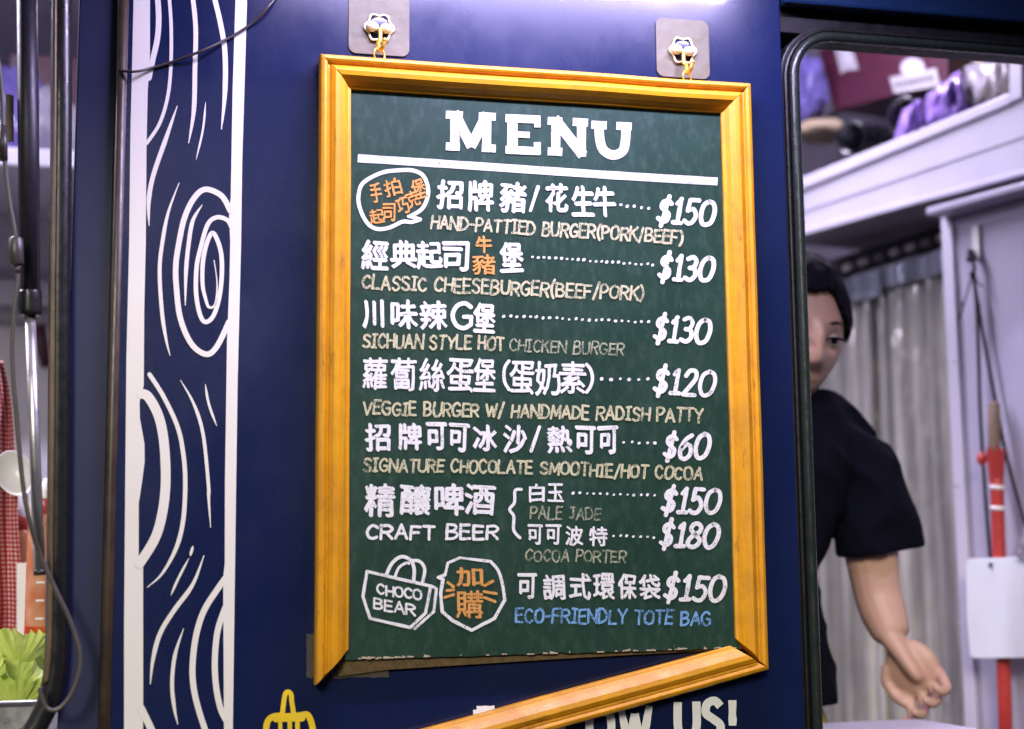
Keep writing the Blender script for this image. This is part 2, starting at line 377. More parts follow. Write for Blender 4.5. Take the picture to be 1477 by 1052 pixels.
# ---- vinyl stripe with wood-grain lines
def Z1(x, y): return (x / 3.005, y / 3.005)
def Z2(x, y): return (x / 3.005, 350 + y / 3.005)
def Z3(x, y): return (x / 2.989, 700 + y / 2.989)
def ribbon(b, pts, widths, yoff, mapf, caps=True):
    """flat tapered band in the px plane; widths in px"""
    n = len(pts); L = []; R = []
    for i, p in enumerate(pts):
        t = Vector(pts[min(i+1, n-1)]) - Vector(pts[max(i-1, 0)])
        t = t.normalized() if t.length > 0 else Vector((0, 1)); nn = Vector((-t.y, t.x)); w = widths[i] / 2
        L.append(Vector(p) + nn * w); R.append(Vector(p) - nn * w)
    vs = L + R; fs = [(i, i+1, n+i+1, n+i) for i in range(n-1)]
    if caps:
        for end in (0, n-1):
            c = Vector(pts[end]); w = widths[end] / 2
            if w < .15: continue
            a = (L[end] - c); sgn = 1 if end == 0 else -1
            k0 = len(vs); seq = [end]
            for q in range(1, 6):
                an = math.pi * q / 6 * sgn
                vs.append(c + Vector((a.x * math.cos(an) - a.y * math.sin(an), a.x * math.sin(an) + a.y * math.cos(an))))
                seq.append(k0 + q - 1)
            seq.append(n + end); fs.append(tuple(seq))
    b.add([mapf(v.x, v.y, yoff) for v in vs], fs)
def wallmap(x, y, off): return P(x, y, 0) + Vector((0, off, 0))
decal = []
def grain(pts, w, taper='both'):
    pts = catmull([Vector(p) for p in pts], 8); n = len(pts); ws = []
    for i in range(n):
        t = i / (n - 1); f = 1.0
        if taper in ('both', 'end') and t > .72: f *= max(.12, (1 - t) / .28) ** .7
        if taper in ('both', 'start') and t < .28: f *= max(.12, t / .28) ** .7
        ws.append(w / 3 * f)
    decal.append((pts, ws))
def poly_px(b, pts, off): b.add([wallmap(x, y, off) for x, y in pts], [tuple(range(len(pts)))])
# the two edge bands
lb = [Z1(580, -40), Z1(565, 600), Z1(560, 1050), Z2(548, 500), Z3(540, 0), Z3(535, 600), Z3(535, 1100)]
rb = [Z1(650, -40), Z1(650, 240), Z1(640, 400), Z1(635, 640), Z1(632, 1050), Z2(625, 300), Z2(623, 620), Z2(605, 690), Z2(606, 760), Z2(626, 870), Z2(627, 950), Z2(616, 1035), Z3(598, 80), Z3(598, 320), Z3(617, 345), Z3(617, 1100)]
b = MB()
def band(b, Lp, Rp, off):
    ys = sorted(set([y for _, y in Lp] + [y for _, y in Rp]))
    def at(pts, y):
        for (x0, y0), (x1, y1) in zip(pts, pts[1:]):
            if y0 <= y <= y1 and y1 > y0: return x0 + (x1 - x0) * (y - y0) / (y1 - y0)
        return pts[0][0] if y < pts[0][1] else pts[-1][0]
    vs = []
    for y in ys: vs += [wallmap(at(Lp, y), y, off), wallmap(at(Rp, y), y, off)]
    b.add(vs, [(2*i, 2*i+1, 2*i+3, 2*i+2) for i in range(len(ys)-1)])
band(b, lb, rb, -.0004); b.build('stripe_band', M['stripe'], truck)
l2 = [Z1(1022, -40), Z1(1008, 400), Z1(1000, 860), Z1(992, 920), Z1(998, 1050), Z2(995, 150), Z2(988, 330), Z2(984, 420), Z2(975, 1040), Z3(969, 340), Z3(962, 400), Z3(966, 1100)]
r2 = [Z1(1072, -40), Z1(1050, 700), Z1(1045, 1050), Z2(1030, 600), Z3(1018, 0), Z3(1003, 1100)]
b = MB(); band(b, l2, r2, -.0004); b.build('stripe_band', M['stripe'], truck)
grain([Z1(682, -30), Z1(688, 80), Z1(682, 170), Z1(662, 260), Z1(645, 340)], 24, 'none')
grain([Z1(732, -30), Z1(742, 120), Z1(740, 300), Z1(725, 430), Z1(690, 540), Z1(636, 622)], 15, 'none')
grain([Z1(833, -30), Z1(848, 120), Z1(845, 300), Z1(840, 480), Z1(818, 620)], 20, 'end')
grain([Z1(926, -20), Z1(955, 100), Z1(975, 230), Z1(975, 400), Z1(960, 560)], 22, 'end')
grain([Z1(891, 445), Z1(880, 560), Z1(850, 692)], 9)
grain([Z1(768, 462), Z1(720, 600), Z1(665, 760), Z1(645, 870), Z1(646, 978)], 20)
grain([Z1(776, 795), Z1(730, 920), Z1(705, 1045), Z2(692, 120), Z2(702, 300), Z2(720, 420), Z2(737, 490)], 17)
grain([Z1(998, 915), Z1(960, 850), Z1(890, 822), Z1(840, 862), Z1(800, 945), Z2(776, 0), Z2(762, 100), Z2(765, 200), Z2(782, 330), Z2(830, 440), Z2(895, 485), Z2(942, 448), Z2(992, 345)], 24, 'none')
grain([Z1(876, 890), Z1(835, 960), Z2(816, 20), Z2(806, 130), Z2(803, 272)], 18)
grain([Z1(1003, 985), Z1(985, 955), Z1(940, 943), Z1(900, 975), Z2(868, 30), Z2(852, 110), Z2(850, 220), Z2(866, 310), Z2(890, 345), Z2(925, 318), Z2(952, 230), Z2(962, 120), Z2(955, 30), Z1(925, 1012), Z1(900, 1045), Z2(880, 80), Z2(878, 180), Z2(890, 240), Z2(905, 280), Z2(932, 268), Z2(941, 180), Z2(928, 78)], 19, 'end')
grain([Z2(648, 572), Z2(710, 670), Z2(770, 800), Z2(795, 920), Z2(803, 1045), Z3(790, 150), Z3(760, 270), Z3(700, 380), Z3(636, 440)], 19, 'end')
grain([Z2(783, 598), Z2(840, 700), Z2(880, 830), Z2(903, 1045), Z3(900, 60), Z3(908, 182)], 15)
grain([Z2(890, 615), Z2(905, 700), Z2(939, 795)], 11)
grain([Z2(612, 655), Z2(645, 672), Z2(690, 760), Z2(712, 880), Z2(718, 1040), Z3(700, 120), Z3(668, 230), Z3(602, 338)], 42, 'none')
grain([Z3(832, 263), Z3(820, 305)], 12); grain([Z3(814, 316), Z3(770, 400), Z3(737, 474)], 11)
grain([Z3(879, 305), Z3(830, 430), Z3(750, 540), Z3(690, 640), Z3(660, 750), Z3(648, 856)], 20)
grain([Z3(791, 620), Z3(755, 730), Z3(742, 850), Z3(750, 950), Z3(766, 1030)], 17)
grain([Z3(972, 400), Z3(940, 445), Z3(880, 540), Z3(845, 650), Z3(830, 780), Z3(836, 880), Z3(860, 980), Z3(890, 1070)], 26, 'none')
grain([Z3(970, 530), Z3(938, 630), Z3(926, 760), Z3(932, 870), Z3(950, 960), Z3(972, 1010)], 26, 'none')
grain([Z3(608, 960), Z3(632, 1010), Z3(660, 1070)], 32, 'none')
for k, (pts, ws) in enumerate(decal):
    b = MB(); ribbon(b, pts, ws, -.0005 - .00004 * (k % 8), wallmap); b.build('grain_line', M['stripe'], truck)

# ------------------------------------------------------------------ stroke lettering
G = {
 'A': (1, ['0,0 .5,1 1,0', '.2,.34 .8,.34']), 'B': (.9, ['0,0 0,1', '~0,1 .6,1 .85,.78 .6,.55 0,.52', '~.3,.53 .75,.5 1,.27 .7,.02 0,0']),
 'C': (.9, ['~.95,.82 .6,1 .2,.85 0,.5 .2,.14 .6,0 .95,.17']), 'D': (.95, ['0,0 0,1', '~0,1 .55,.97 1,.55 .75,.12 0,0']),
 'E': (.8, ['0,0 0,1', '0,1 .95,1', '0,.52 .85,.52', '0,0 1,0']), 'F': (.8, ['0,0 0,1', '0,1 1,1', '0,.52 .8,.52']),
 'G': (1, ['~.92,.85 .6,1 .2,.87 0,.5 .2,.12 .6,0 .95,.15', '.97,.14 .97,.45 .58,.45']), 'H': (.9, ['0,0 0,1', '1,0 1,1', '0,.5 1,.5']),
 'I': (.6, ['.5,0 .5,1', '.05,1 .95,1', '.05,0 .95,0']), 'J': (.7, ['~.8,1 .8,.3 .5,0 .1,.15', '.3,1 1,1']), 'K': (.9, ['0,0 0,1', '1,1 .05,.45', '.3,.6 1,0']),
 'L': (.8, ['0,1 0,0 .95,0']), 'M': (1.15, ['0,0 .1,1 .5,.25 .9,1 1,0']), 'N': (1, ['0,0 0,1 1,0 1,1']),
 'O': (1, ['~.5,1 .12,.85 0,.5 .12,.14 .5,0 .88,.14 1,.5 .88,.86 .5,1']), 'P': (.85, ['0,0 0,1', '~0,1 .65,1 1,.76 .65,.5 0,.47']),
 'R': (.9, ['0,0 0,1', '~0,1 .65,1 1,.76 .65,.52 0,.5', '.45,.5 1,0']), 'S': (.85, ['~.95,.85 .6,1 .15,.92 .08,.68 .5,.52 .92,.35 .88,.1 .45,0 0,.14']),
 'T': (.9, ['.5,0 .5,1', '0,1 1,1']), 'U': (.95, ['~0,1 0,.35 .2,.05 .5,0 .8,.05 1,.35 1,1']), 'V': (1, ['0,1 .5,0 1,1']), 'W': (1.3, ['0,1 .25,0 .5,.8 .75,0 1,1']),
 'Y': (.95, ['0,1 .5,.5 1,1', '.5,.5 .5,0']), '/': (.55, ['0,-.12 1,1.08']), '-': (.5, ['.05,.5 .95,.5']), '(': (.4, ['~.9,1.12 .3,.8 .15,.5 .3,.15 .9,-.15']), ')': (.4, ['~.1,1.12 .7,.8 .85,.5 .7,.15 .1,-.15']),
 '0': (1, ['~.5,1 .14,.84 0,.45 .15,.1 .45,0 .82,.14 1,.55 .86,.9 .5,1']), '1': (.62, ['.2,.8 .62,1 .62,0', '.1,0 1.05,0']),
 '2': (.9, ['~.08,.78 .3,1 .75,.97 .85,.7 .5,.35 .05,0', '.05,0 1,0']), '3': (.85, ['~.1,.92 .55,1 .88,.8 .7,.57 .35,.53', '~.35,.53 .8,.48 .92,.22 .55,0 .05,.08']),
 '5': (.9, ['.95,1 .25,1 .17,.55', '~.17,.55 .6,.62 .9,.35 .7,.06 .35,0 .02,.1']), '6': (.95, ['~.85,.98 .4,.8 .08,.4 .2,.06 .55,0 .92,.2 .85,.5 .5,.58 .12,.36']),
 '8': (.95, ['~.5,.53 .15,.72 .25,.95 .6,1 .88,.85 .8,.65 .5,.53 .12,.35 .05,.12 .4,0 .8,.08 .92,.3 .5,.53']),
 '$': (.85, ['~.92,.80 .6,.92 .2,.85 .15,.65 .5,.5 .85,.35 .8,.12 .45,.04 .02,.15', '.62,1.12 .38,-.14']), '!': (.3, ['.5,1 .5,.32', '.5,.02 .5,.06']), ' ': (.45, []),
}
class Inkset:
    caps = True
    """collects hand-drawn strokes; lay() maps px on a plane Y=const"""
    def __init__(s, y, eps=.00004): s.b = MB(); s.y = y; s.k = 0; s.eps = eps
    def mapf(s, x, y, off): return P(x, y, s.y) + Vector((0, off, 0))
    def stroke(s, pts, w, smooth=True, closed=False):
        s.k = (s.k + 1) % 14
        if smooth:
            q = catmull(pts, 7, closed)
            ribbon(s.b, q, [w * random.uniform(.9, 1.08)] * len(q), -s.eps * s.k, s.mapf, s.caps)
        else:
            for a, c in zip(pts, pts[1:]):
                s.k = (s.k + 1) % 14; a = Vector(a); c = Vector(c)
                q = [a.lerp(c, t / 4) for t in range(5)]
                if (c - a).length > 8:
                    m = (c - a).orthogonal().normalized() * random.uniform(-.35, .35); q[2] += m
                ribbon(s.b, q, [w * random.uniform(.86, 1.1) for _ in q], -s.eps * s.k, s.mapf, s.caps)
    def text(s, txt, p0, p1, h, w, slant=0., jit=.05, gap=.26):
        """p0,p1: px of the line's lower left and lower right corner"""
        tot = sum(G[c][0] for c in txt) + gap * (len(txt) - 1); p0 = Vector(p0); p1 = Vector(p1)
        ex = (p1 - p0); unit = ex.length / tot; ex.normalize(); ey = Vector((ex.y * .3, -1)).normalized()
        u = 0
        for c in txt:
            gw, st = G[c]; o = p0 + ex * (u * unit); hh = h * (1 + random.uniform(-jit, jit)); an = random.uniform(-jit, jit) * .8; dy = random.uniform(-jit, jit) * h * .7
            for q in st:
                sm = q[0] == '~'; pts = []
                for ab in q.lstrip('~').split():
                    a, bb = [float(t) for t in ab.split(',')]
                    a += random.uniform(-jit, jit) * .5; bb += random.uniform(-jit, jit) * .5
                    X = a * gw * unit + (bb * hh) * (slant + an); pts.append(o + ex * X + ey * (bb * hh + dy))
                s.stroke(pts, w, sm)
            u += gw + gap
    def dots(s, p0, p1, n, r=1.5):
        p0 = Vector(p0); p1 = Vector(p1)
        for i in range(n):
            p = p0.lerp(p1, i / (n - 1)) + Vector((random.uniform(-.7, .7), random.uniform(-.9, .9)))
            e = Vector((random.uniform(.3, 1.2), random.uniform(-1, .1))); rr = r * random.uniform(.75, 1.15)
            ribbon(s.b, [p - e * .5, p, p + e * .5], [2 * rr] * 3, -s.eps * (i % 5), s.mapf)
    def glyph(s, ch, cx, cy, w, h, rot=0, bold=.7):
        m = glyph_mesh(ch); x0, x1, y0, y1 = m[2]
        for k, (dx, dy) in enumerate(((0, 0), (bold, .3*bold), (-bold, -.3*bold), (.3*bold, bold), (-.3*bold, -bold))):
            vs = []
            for x, y in m[0]:
                X = ((x - x0) / (x1 - x0) - .5) * w; Y = -((y - y0) / (y1 - y0) - .5) * h
                X2 = X * math.cos(rot) - Y * math.sin(rot); Y2 = X * math.sin(rot) + Y * math.cos(rot)
                wob = noise.noise_vector(Vector((cx + X, cy + Y, 3)) * .10) * 1.5
                vs.append(s.mapf(cx + X2 + dx + wob.x, cy + Y2 + dy + wob.y, -s.eps * (k + 5 * (s.k % 2))))
            s.b.add(vs, m[1])
        s.k += 1
    def build(s, name, mat, parent, label=None):
        o = s.b.build(name, mat, parent)
        if label: o['label'] = label
        return o
_gc = {}
def glyph_mesh(ch):
    if ch not in _gc:
        c = bpy.data.curves.new('glyph', 'FONT'); c.body = ch; c.resolution_u = 3
        o = bpy.data.objects.new('glyph', c); COL.objects.link(o); dg = bpy.context.evaluated_depsgraph_get()
        m = bpy.data.meshes.new_from_object(o.evaluated_get(dg))
        vs = [(v.co.x, v.co.y) for v in m.vertices]; fs = [tuple(p.vertices) for p in m.polygons]
        xs = [v[0] for v in vs]; ys = [v[1] for v in vs]
        _gc[ch] = (vs, fs, (min(xs), max(xs), min(ys), max(ys)))
        bpy.data.objects.remove(o); bpy.data.curves.remove(c); bpy.data.meshes.remove(m)
    return _gc[ch]

# FOLLOW US! and the yellow fork logo on the truck side
t = Inkset(-.0004); t.caps = False
def cond(txt, x0, x1, ytop0, ytop1, h, w):
    t.text(txt, (x0, ytop0 + h), (x1, ytop1 + h), h, w, 0, 0, .42)
cond('FOLLOW', 688, 937, 1024, 1018, 56, 11); cond('US!', 978, 1061, 1013, 1010, 54, 11.5)
t.build('lettering', simple('white_vinyl_letters', (.80, .80, .76), .4, var=.04), truck, 'white condensed capitals reading FOLLOW US!')
t = Inkset(-.0004)
def Y1(x, y): return (370 + x / 3.787, 900 + y / 3.787)
t.stroke([Y1(140, 500), Y1(150, 420), Y1(158, 382), Y1(172, 372), Y1(188, 384), Y1(192, 420), Y1(204, 500)], 6.6)
t.stroke([Y1(52, 640), Y1(54, 560), Y1(70, 520), Y1(110, 503), Y1(170, 505), Y1(240, 500), Y1(275, 495), Y1(295, 525), Y1(308, 580), Y1(312, 650)], 8.5)
for x in (128, 180, 222): t.stroke([Y1(x, 505), Y1(x + 2, 570), Y1(x + 3, 650)], 6.2)
t.stroke([Y1(105, 520), Y1(150, 518), Y1(200, 516), Y1(250, 516)], 9)
t.build('logo', M['yellow_vinyl'], truck, 'yellow hand-drawn fork emblem')

# ------------------------------------------------------------------ menu board
fa, fb = P(462, 76, FRONT), P(1112, 968, FRONT)
FX0, FX1, FZ1, FZ0 = fa.x, fb.x, fa.z, fb.z
menu = thing('menu_board', 'green chalk menu board in a golden wooden frame whose bottom rail hangs loose', 'menu board', ((FX0+FX1)/2, -.01, FZ0))
RW = .0365; PROF = [(0, -.004), (0, -.0215), (.0018, -.0255), (.0055, -.027), (.0085, -.0252), (.0098, -.0222), (.0118, -.0215), (.0135, -.0245), (.018, -.0275), (.0235, -.0262), (.029, -.0215), (.033, -.0165), (RW, -.0150), (RW, -.0105), (RW, -.004)]
def rail(a, c, inward, mat, rot=None):
    a = Vector(a); c = Vector(c); t = (c - a).normalized(); inward = Vector(inward); b = MB(); N = 24; vs = []; n = len(PROF)
    L = (c - a).length
    for k in range(N + 1):
        for u, h in PROF:
            s = u + (L - 2 * u) * k / N; p = a + t * s + inward * u + Vector((0, h, 0))
            wv = noise.noise(p * 9) * .0007; p += inward * wv + Vector((0, wv * .5, 0))
            vs.append(p)
    fs = [(k*n+i, k*n+(i+1) % n, (k+1)*n+(i+1) % n, (k+1)*n+i) for k in range(N) for i in range(n)]
    fs += [tuple(range(n)), tuple(range(N*n, N*n+n))[::-1]]
    if rot: vs = [rot @ v for v in vs]
    b.add(vs, fs); return b.build('frame_rail', mat, menu, .0006)
rail((FX0, 0, FZ1), (FX1, 0, FZ1), (0, 0, -1), M['wood_x'])
rail((FX0, 0, FZ0), (FX0, 0, FZ1), (1, 0, 0), M['wood_z'])
rail((FX1, 0, FZ0), (FX1, 0, FZ1), (-1, 0, 0), M['wood_z'])
piv = Vector((FX1 - .002, 0, FZ0 + .002))
rt = Matrix.Translation(piv) @ Matrix.Rotation(math.radians(-12.5), 4, 'Y') @ Matrix.Translation(-piv)
rl = rail((FX0, 0, FZ0), (FX1, 0, FZ0), (0, 0, 1), M['wood_x'], rt); rl['label'] = 'loose lower rail swung down from its right corner'
# the green board, bottom edge chipped
BY = -.0115
zb = P(500, 952, BY).z
b = MB(); xs = [FX0 + RW - .004 + (FX1 - FX0 - 2*RW + .008) * i / 60 for i in range(61)]
bot = [zb + .0012 * noise.noise(Vector((x * 60, 0, 0))) + (.0012 if random.random() < .12 else 0) for x in xs]
n = len(xs); vs = [(x, BY, z) for x, z in zip(xs, bot)] + [(x, BY, FZ1 - RW + .004) for x in xs] + [(x, BY + .0035, z) for x, z in zip(xs, bot)] + [(x, BY + .0035, FZ1 - RW + .004) for x in xs]
b.add(vs, [(i, i+1, n+i+1, n+i) for i in range(n-1)] + [(2*n+i, 3*n+i, 3*n+i+1, 2*n+i+1) for i in range(n-1)] + [(i, 2*n+i, 2*n+i+1, i+1) for i in range(n-1)])
b.build('chalkboard', M['board'], menu)
b = MB()
for i in range(46):       # pale torn paper fibres along the edge
    x = random.choice((random.uniform(xs[0], xs[-1]), random.uniform(xs[0], xs[12]), random.uniform(xs[40], xs[-1]))); L = random.uniform(.001, .009); z = zb + random.uniform(-.0003, .001)
    b.hexa([(x, BY - .0002, z), (x+L, BY - .0002, z+.0003), (x+L, BY - .0002, z+.0011), (x+.001, BY - .0002, z+random.uniform(.0008, .003)), (x, BY - .0011, z), (x+L, BY - .0012, z+.0003), (x+L, BY - .0007, z+.0011), (x+.001, BY - .0007, z+.0016)])
o = b.build('torn_edge', M['torn'], menu); o['kind'] = 'stuff'
b = MB()                   # backing sheet that has slipped down at the left
pts = [P(488, 940, -.0065), P(488, 976, -.0065), P(562, 966, -.0065), P(800, 951, -.0065), P(1070, 936, -.0065), P(1090, 900, -.0065)]
b.slab(pts, Vector((0, .003, 0))); b.build('backing_sheet', M['mdf'], menu)

YL = BY - .0006           # height of the chalk above the board
def ink(): return Inkset(YL)
# title
t = ink()
def slab_letter(x0, x1, yb0, h, strokes, w):
    for st in strokes:
        a, c, ww = st; pa = Vector((x0 + (x1 - x0) * a[0], yb0 - h * a[1])); pc = Vector((x0 + (x1 - x0) * c[0], yb0 - h * c[1]))
        pa.y += (pa.x - x0) * .045; pc.y += (pc.x - x0) * .045
        t.k = (t.k + 1) % 14; q = [pa.lerp(pc, i / 6) for i in range(7)]
        ribbon(t.b, q, [ww * random.uniform(.97, 1.03) for _ in q], -t.eps * t.k * 1.0, t.mapf, False)
V, H = 13.0, 11.5
slab_letter(643, 715, 217, 57, [((.18, .0), (.18, 1), V), ((.82, .0), (.82, 1), V), ((.16, .97), (.52, .12), V+2), ((.50, .12), (.84, .97), V+2), ((.0, .9), (.34, .9), H), ((.66, .9), (1, .9), H), ((.0, .1), (.28, .1), H), ((.72, .1), (1, .1), H)], V)
slab_letter(729, 779, 222, 57, [((.20, .0), (.20, 1), V+2), ((.0, .9), (1, .9), H), ((.0, .1), (1, .1), H), ((.2, .5), (.7, .5), 9), ((.92, .98), (.92, .70), 9), ((.92, .02), (.92, .33), 10)], V)
slab_letter(790, 848, 224, 55, [((.20, .0), (.20, 1), V), ((.84, .0), (.84, 1), V), ((.16, .97), (.88, .04), V+2), ((.0, .9), (.36, .9), H), ((.62, .9), (1, .9), H), ((.0, .1), (.36, .1), H)], V)
slab_letter(853, 911, 226, 52, [((.0, .88), (.38, .88), H), ((.62, .88), (1, .88), H)], V)
t.k = 3; q = catmull([(864, 180), (865, 200), (870, 216), (884, 224), (898, 218), (902, 203), (903, 182)], 6)
ribbon(t.b, q, [13.5] * len(q), -t.eps * 3, t.mapf, False)
t.build('title', M['chalk_title'], menu, 'big white slab-serif capitals reading MENU')
t = ink(); q = catmull([(516, 228.5), (640, 236.5), (780, 246), (900, 254), (1035, 262)], 10)
ribbon(t.b, q, [11.5 + .8 * noise.noise(Vector((i * .4, 0, 0))) for i in range(len(q))], 0, t.mapf, False)
t.build('underline', M['chalk_title'], menu)
# the lines of the menu
def cjk(t, items, w, h, bold=1.25):
    for ch, x, y in items: t.glyph(ch, x, y, w * (.84 if ch in '可生牛堡花保川' else 1) * random.uniform(.96, 1.04), h * random.uniform(.96, 1.05), random.uniform(-.03, .05), bold)
def price(t, txt, x0, x1, y0, y1, w=6.2):      # y0: centre at the left, y1: at the right
    h = 34; t.text(txt, (x0, y0 + h * .5), (x1 - 6, y1 + h * .5), h, w, .15, .03, .26)
def sub(name_mat, txt, p0, p1, h=17.5, w=3.5):
    t = ink(); t.text(txt, (p0[0] + 1, p0[1] + h * .5), (p1[0] - 1, p1[1] + h * .5), h, w, .06, .07, .30)
    t.build('lettering', M[name_mat], menu, ('pale rubbed' if 'dim' in name_mat else 'blue' if 'blue' in name_mat else 'cream' if 'cream' in name_mat else 'white') + ' chalk capitals reading ' + txt)
def row(name, *fn):
    t = ink()
    for f in fn: f(t)
    return t.build('lettering', M['chalk_white'], menu, name)
row('white chalk menu line priced $150 at the top', lambda t: cjk(t, [('招', 649, 281), ('牌', 693, 283), ('豬', 740, 285), ('花', 803, 286), ('生', 841, 290), ('牛', 872, 291)], 37, 41),
    lambda t: t.stroke([(776, 270), (765, 304)], 5, False), lambda t: t.dots((895, 296), (935, 300), 5, 2), lambda t: price(t, '$150', 948, 1034, 303, 308))
sub('chalk_cream', 'HAND-PATTIED BURGER(PORK/BEEF)', (621, 320), (985, 343), 18)
row('white chalk menu line with orange words inside, priced $130', lambda t: cjk(t, [('經', 541, 368), ('典', 582, 367), ('起', 619, 368), ('司', 657, 370), ('堡', 738, 371)], 37, 40),
    lambda t: t.dots((768, 371), (942, 382), 22, 1.9), lambda t: price(t, '$130', 950, 1032, 385, 389))
sub('chalk_cream', 'CLASSIC CHEESEBURGER(BEEF/PORK)', (522, 407), (929, 423), 19)
row('white chalk menu line with a capital G, priced $130', lambda t: cjk(t, [('川', 538, 453), ('味', 583, 454), ('辣', 625, 455), ('堡', 699, 459)], 37, 40),
    lambda t: t.text('G', (652, 473), (680, 474), 36, 6, .05, .02), lambda t: t.dots((727, 456), (935, 465), 23, 1.9), lambda t: price(t, '$130', 943, 1027, 474, 478))
sub('chalk_cream', 'SICHUAN STYLE HOT', (523, 492), (727, 496), 18)
sub('chalk_dim', 'CHICKEN BURGER', (734, 498), (900, 504), 17, 2.6)
row('white chalk menu line with bracketed words, priced $120', lambda t: cjk(t, [('蘿', 541, 539), ('蔔', 582, 540), ('絲', 623, 541), ('蛋', 664, 542), ('堡', 699, 541), ('蛋', 753, 545), ('奶', 790, 546), ('素', 826, 545)], 36, 46, .85),
    lambda t: t.stroke([(734, 521), (729, 528), (727, 536), (727, 546), (729, 554), (734, 562)], 5), lambda t: t.stroke([(846, 526), (851, 532), (854, 541), (854, 550), (851, 559), (846, 566)], 5), lambda t: t.dots((868, 547), (934, 547), 6, 2.2), lambda t: price(t, '$120', 943, 1034, 549, 554))
sub('chalk_cream', 'VEGGIE BURGER W/ HANDMADE RADISH PATTY', (523, 588), (1014, 600), 18)
row('white chalk menu line of nine characters, priced $60', lambda t: cjk(t, [('招', 545, 631), ('牌', 591, 630), ('可', 629, 630), ('可', 661, 631), ('冰', 700, 632), ('沙', 743, 634), ('熱', 807, 634), ('可', 844, 635), ('可', 877, 635)], 34, 38),
    lambda t: t.stroke([(778, 616), (766, 651)], 5, False), lambda t: t.dots((900, 638), (945, 640), 5, 2.1), lambda t: price(t, '$60', 957, 1026, 643, 645))
sub('chalk_cream', 'SIGNATURE CHOCOLATE', (524, 671), (768, 674), 18)
sub('chalk_cream', 'SMOOTHIE/HOT COCOA', (779, 675), (1013, 684), 17)
row('white chalk beer heading', lambda t: cjk(t, [('精', 548, 722), ('釀', 599, 721), ('啤', 648, 721), ('酒', 692, 721)], 41, 44))
t = ink(); t.stroke([(752, 706), (743, 708), (742, 725), (735, 735), (741, 745), (741, 765), (750, 776)], 4.2); t.build('brace', M['chalk_white'], menu)
row('small white chalk menu line priced $150 beside the brace', lambda t: cjk(t, [('白', 774, 711), ('玉', 801, 711)], 22, 25, .75), lambda t: t.dots((827, 711), (944, 715), 13, 1.8), lambda t: price(t, '$150', 955, 1042, 721, 724))
row('small white chalk menu line priced $180', lambda t: cjk(t, [('可', 772, 771), ('可', 798, 771), ('波', 828, 773), ('特', 863, 774)], 26, 27, .7), lambda t: t.dots((885, 773), (943, 775), 7, 1.8), lambda t: price(t, '$180', 952, 1039, 770, 773))
sub('chalk_white', 'CRAFT BEER', (528, 768), (718, 768), 19, 4.2)
sub('chalk_dim', 'PALE JADE', (764, 740), (867, 741), 17, 2.7)
sub('chalk_dim', 'COCOA PORTER', (757, 801), (903, 804), 16, 2.7)
row('white chalk menu line for the tote bag, priced $150', lambda t: cjk(t, [('可', 760, 846), ('調', 799, 847), ('式', 837, 846), ('環', 871, 846), ('保', 905, 846), ('袋', 937, 847)], 31, 36, .9), lambda t: price(t, '$150', 958, 1049, 847, 850))
sub('chalk_blue', 'ECO-FRIENDLY TOTE BAG', (743, 888), (1025, 892), 19, 3.4)
# speech bubbles and bag drawing
t = ink()
def q1(x, y): return (510 + x / 10.733, 238 + y / 10.733)
t.stroke([q1(*p) for p in [(870, 800), (1060, 680), (1150, 480), (1140, 300), (1060, 150), (900, 85), (700, 85), (480, 110), (280, 190), (130, 300), (80, 450), (80, 600), (140, 780), (240, 930), (380, 995), (560, 970), (760, 880), (900, 885), (1030, 845)]], 5.4)
t.stroke([q1(1030, 840), q1(940, 815), q1(850, 798)], 4.6); t.build('drawing', M['chalk_white'], menu, 'white outline of a round speech bubble')
t = ink()
for ch, x, y, w, h, r in (('手', 345, 430, 180, 300, -.15), ('拍', 605, 345, 260, 270, -.25), ('起', 360, 800, 230, 220, -.1), ('司', 550, 735, 190, 270, .0), ('巧', 760, 630, 190, 250, -.3), ('克', 915, 530, 200, 250, -.35), ('堡', 1010, 370, 210, 310, -.3)):
    a = q1(x, y); t.glyph(ch, a[0], a[1], w / 10.73, h / 10.73, r, .5)
t.build('lettering', M['chalk_orange'], menu, 'orange slanted characters inside the round bubble')
t = ink(); t.glyph('牛', 698, 353, 23, 23, 0, .8); t.glyph('豬', 698, 382, 33, 28, 0, .5); t.build('lettering', M['chalk_orange'], menu, 'orange pair of characters stacked in the second line')
def q7(x, y): return (500 + x / 4.575, 690 + y / 4.575)
t = ink()
t.stroke([q7(*p) for p in [(135, 615), (555, 712), (520, 890), (420, 985), (155, 925), (107, 780), (135, 615)]], 4.6, False)
t.stroke([q7(*p) for p in [(560, 712), (592, 730), (575, 880), (450, 992)]], 4.2, False)
t.stroke([q7(*p) for p in [(262, 635), (300, 560), (360, 518), (420, 540), (445, 600), (440, 682)]], 4.8)
t.stroke([q7(*p) for p in [(318, 650), (345, 590), (390, 560), (410, 562)]], 4)
t.stroke([q7(*p) for p in [(420, 545), (480, 548), (515, 600), (500, 690)]], 4.6)
t.text('CHOCO', q7(203, 762), q7(492, 805), 13.5, 3.2, -.05, .05); t.text('BEAR', q7(180, 860), q7(450, 905), 15, 3.2, -.05, .05)
t.build('drawing', M['chalk_white'], menu, 'white outline of a tote bag lettered CHOCO BEAR')
t = ink()
t.stroke([q7(*p) for p in [(650, 635), (668, 560), (745, 525), (940, 548)]], 4, False)
t.stroke([q7(*p) for p in [(950, 550), (1000, 610), (1028, 700), (1043, 803)]], 4.8)
t.stroke([q7(*p) for p in [(1043, 803), (975, 925), (825, 1003), (700, 940), (630, 880), (620, 760), (635, 668), (603, 655), (650, 638)]], 4.8, False)
t.build('drawing', M['chalk_white'], menu, 'white outline of an angular speech bubble')
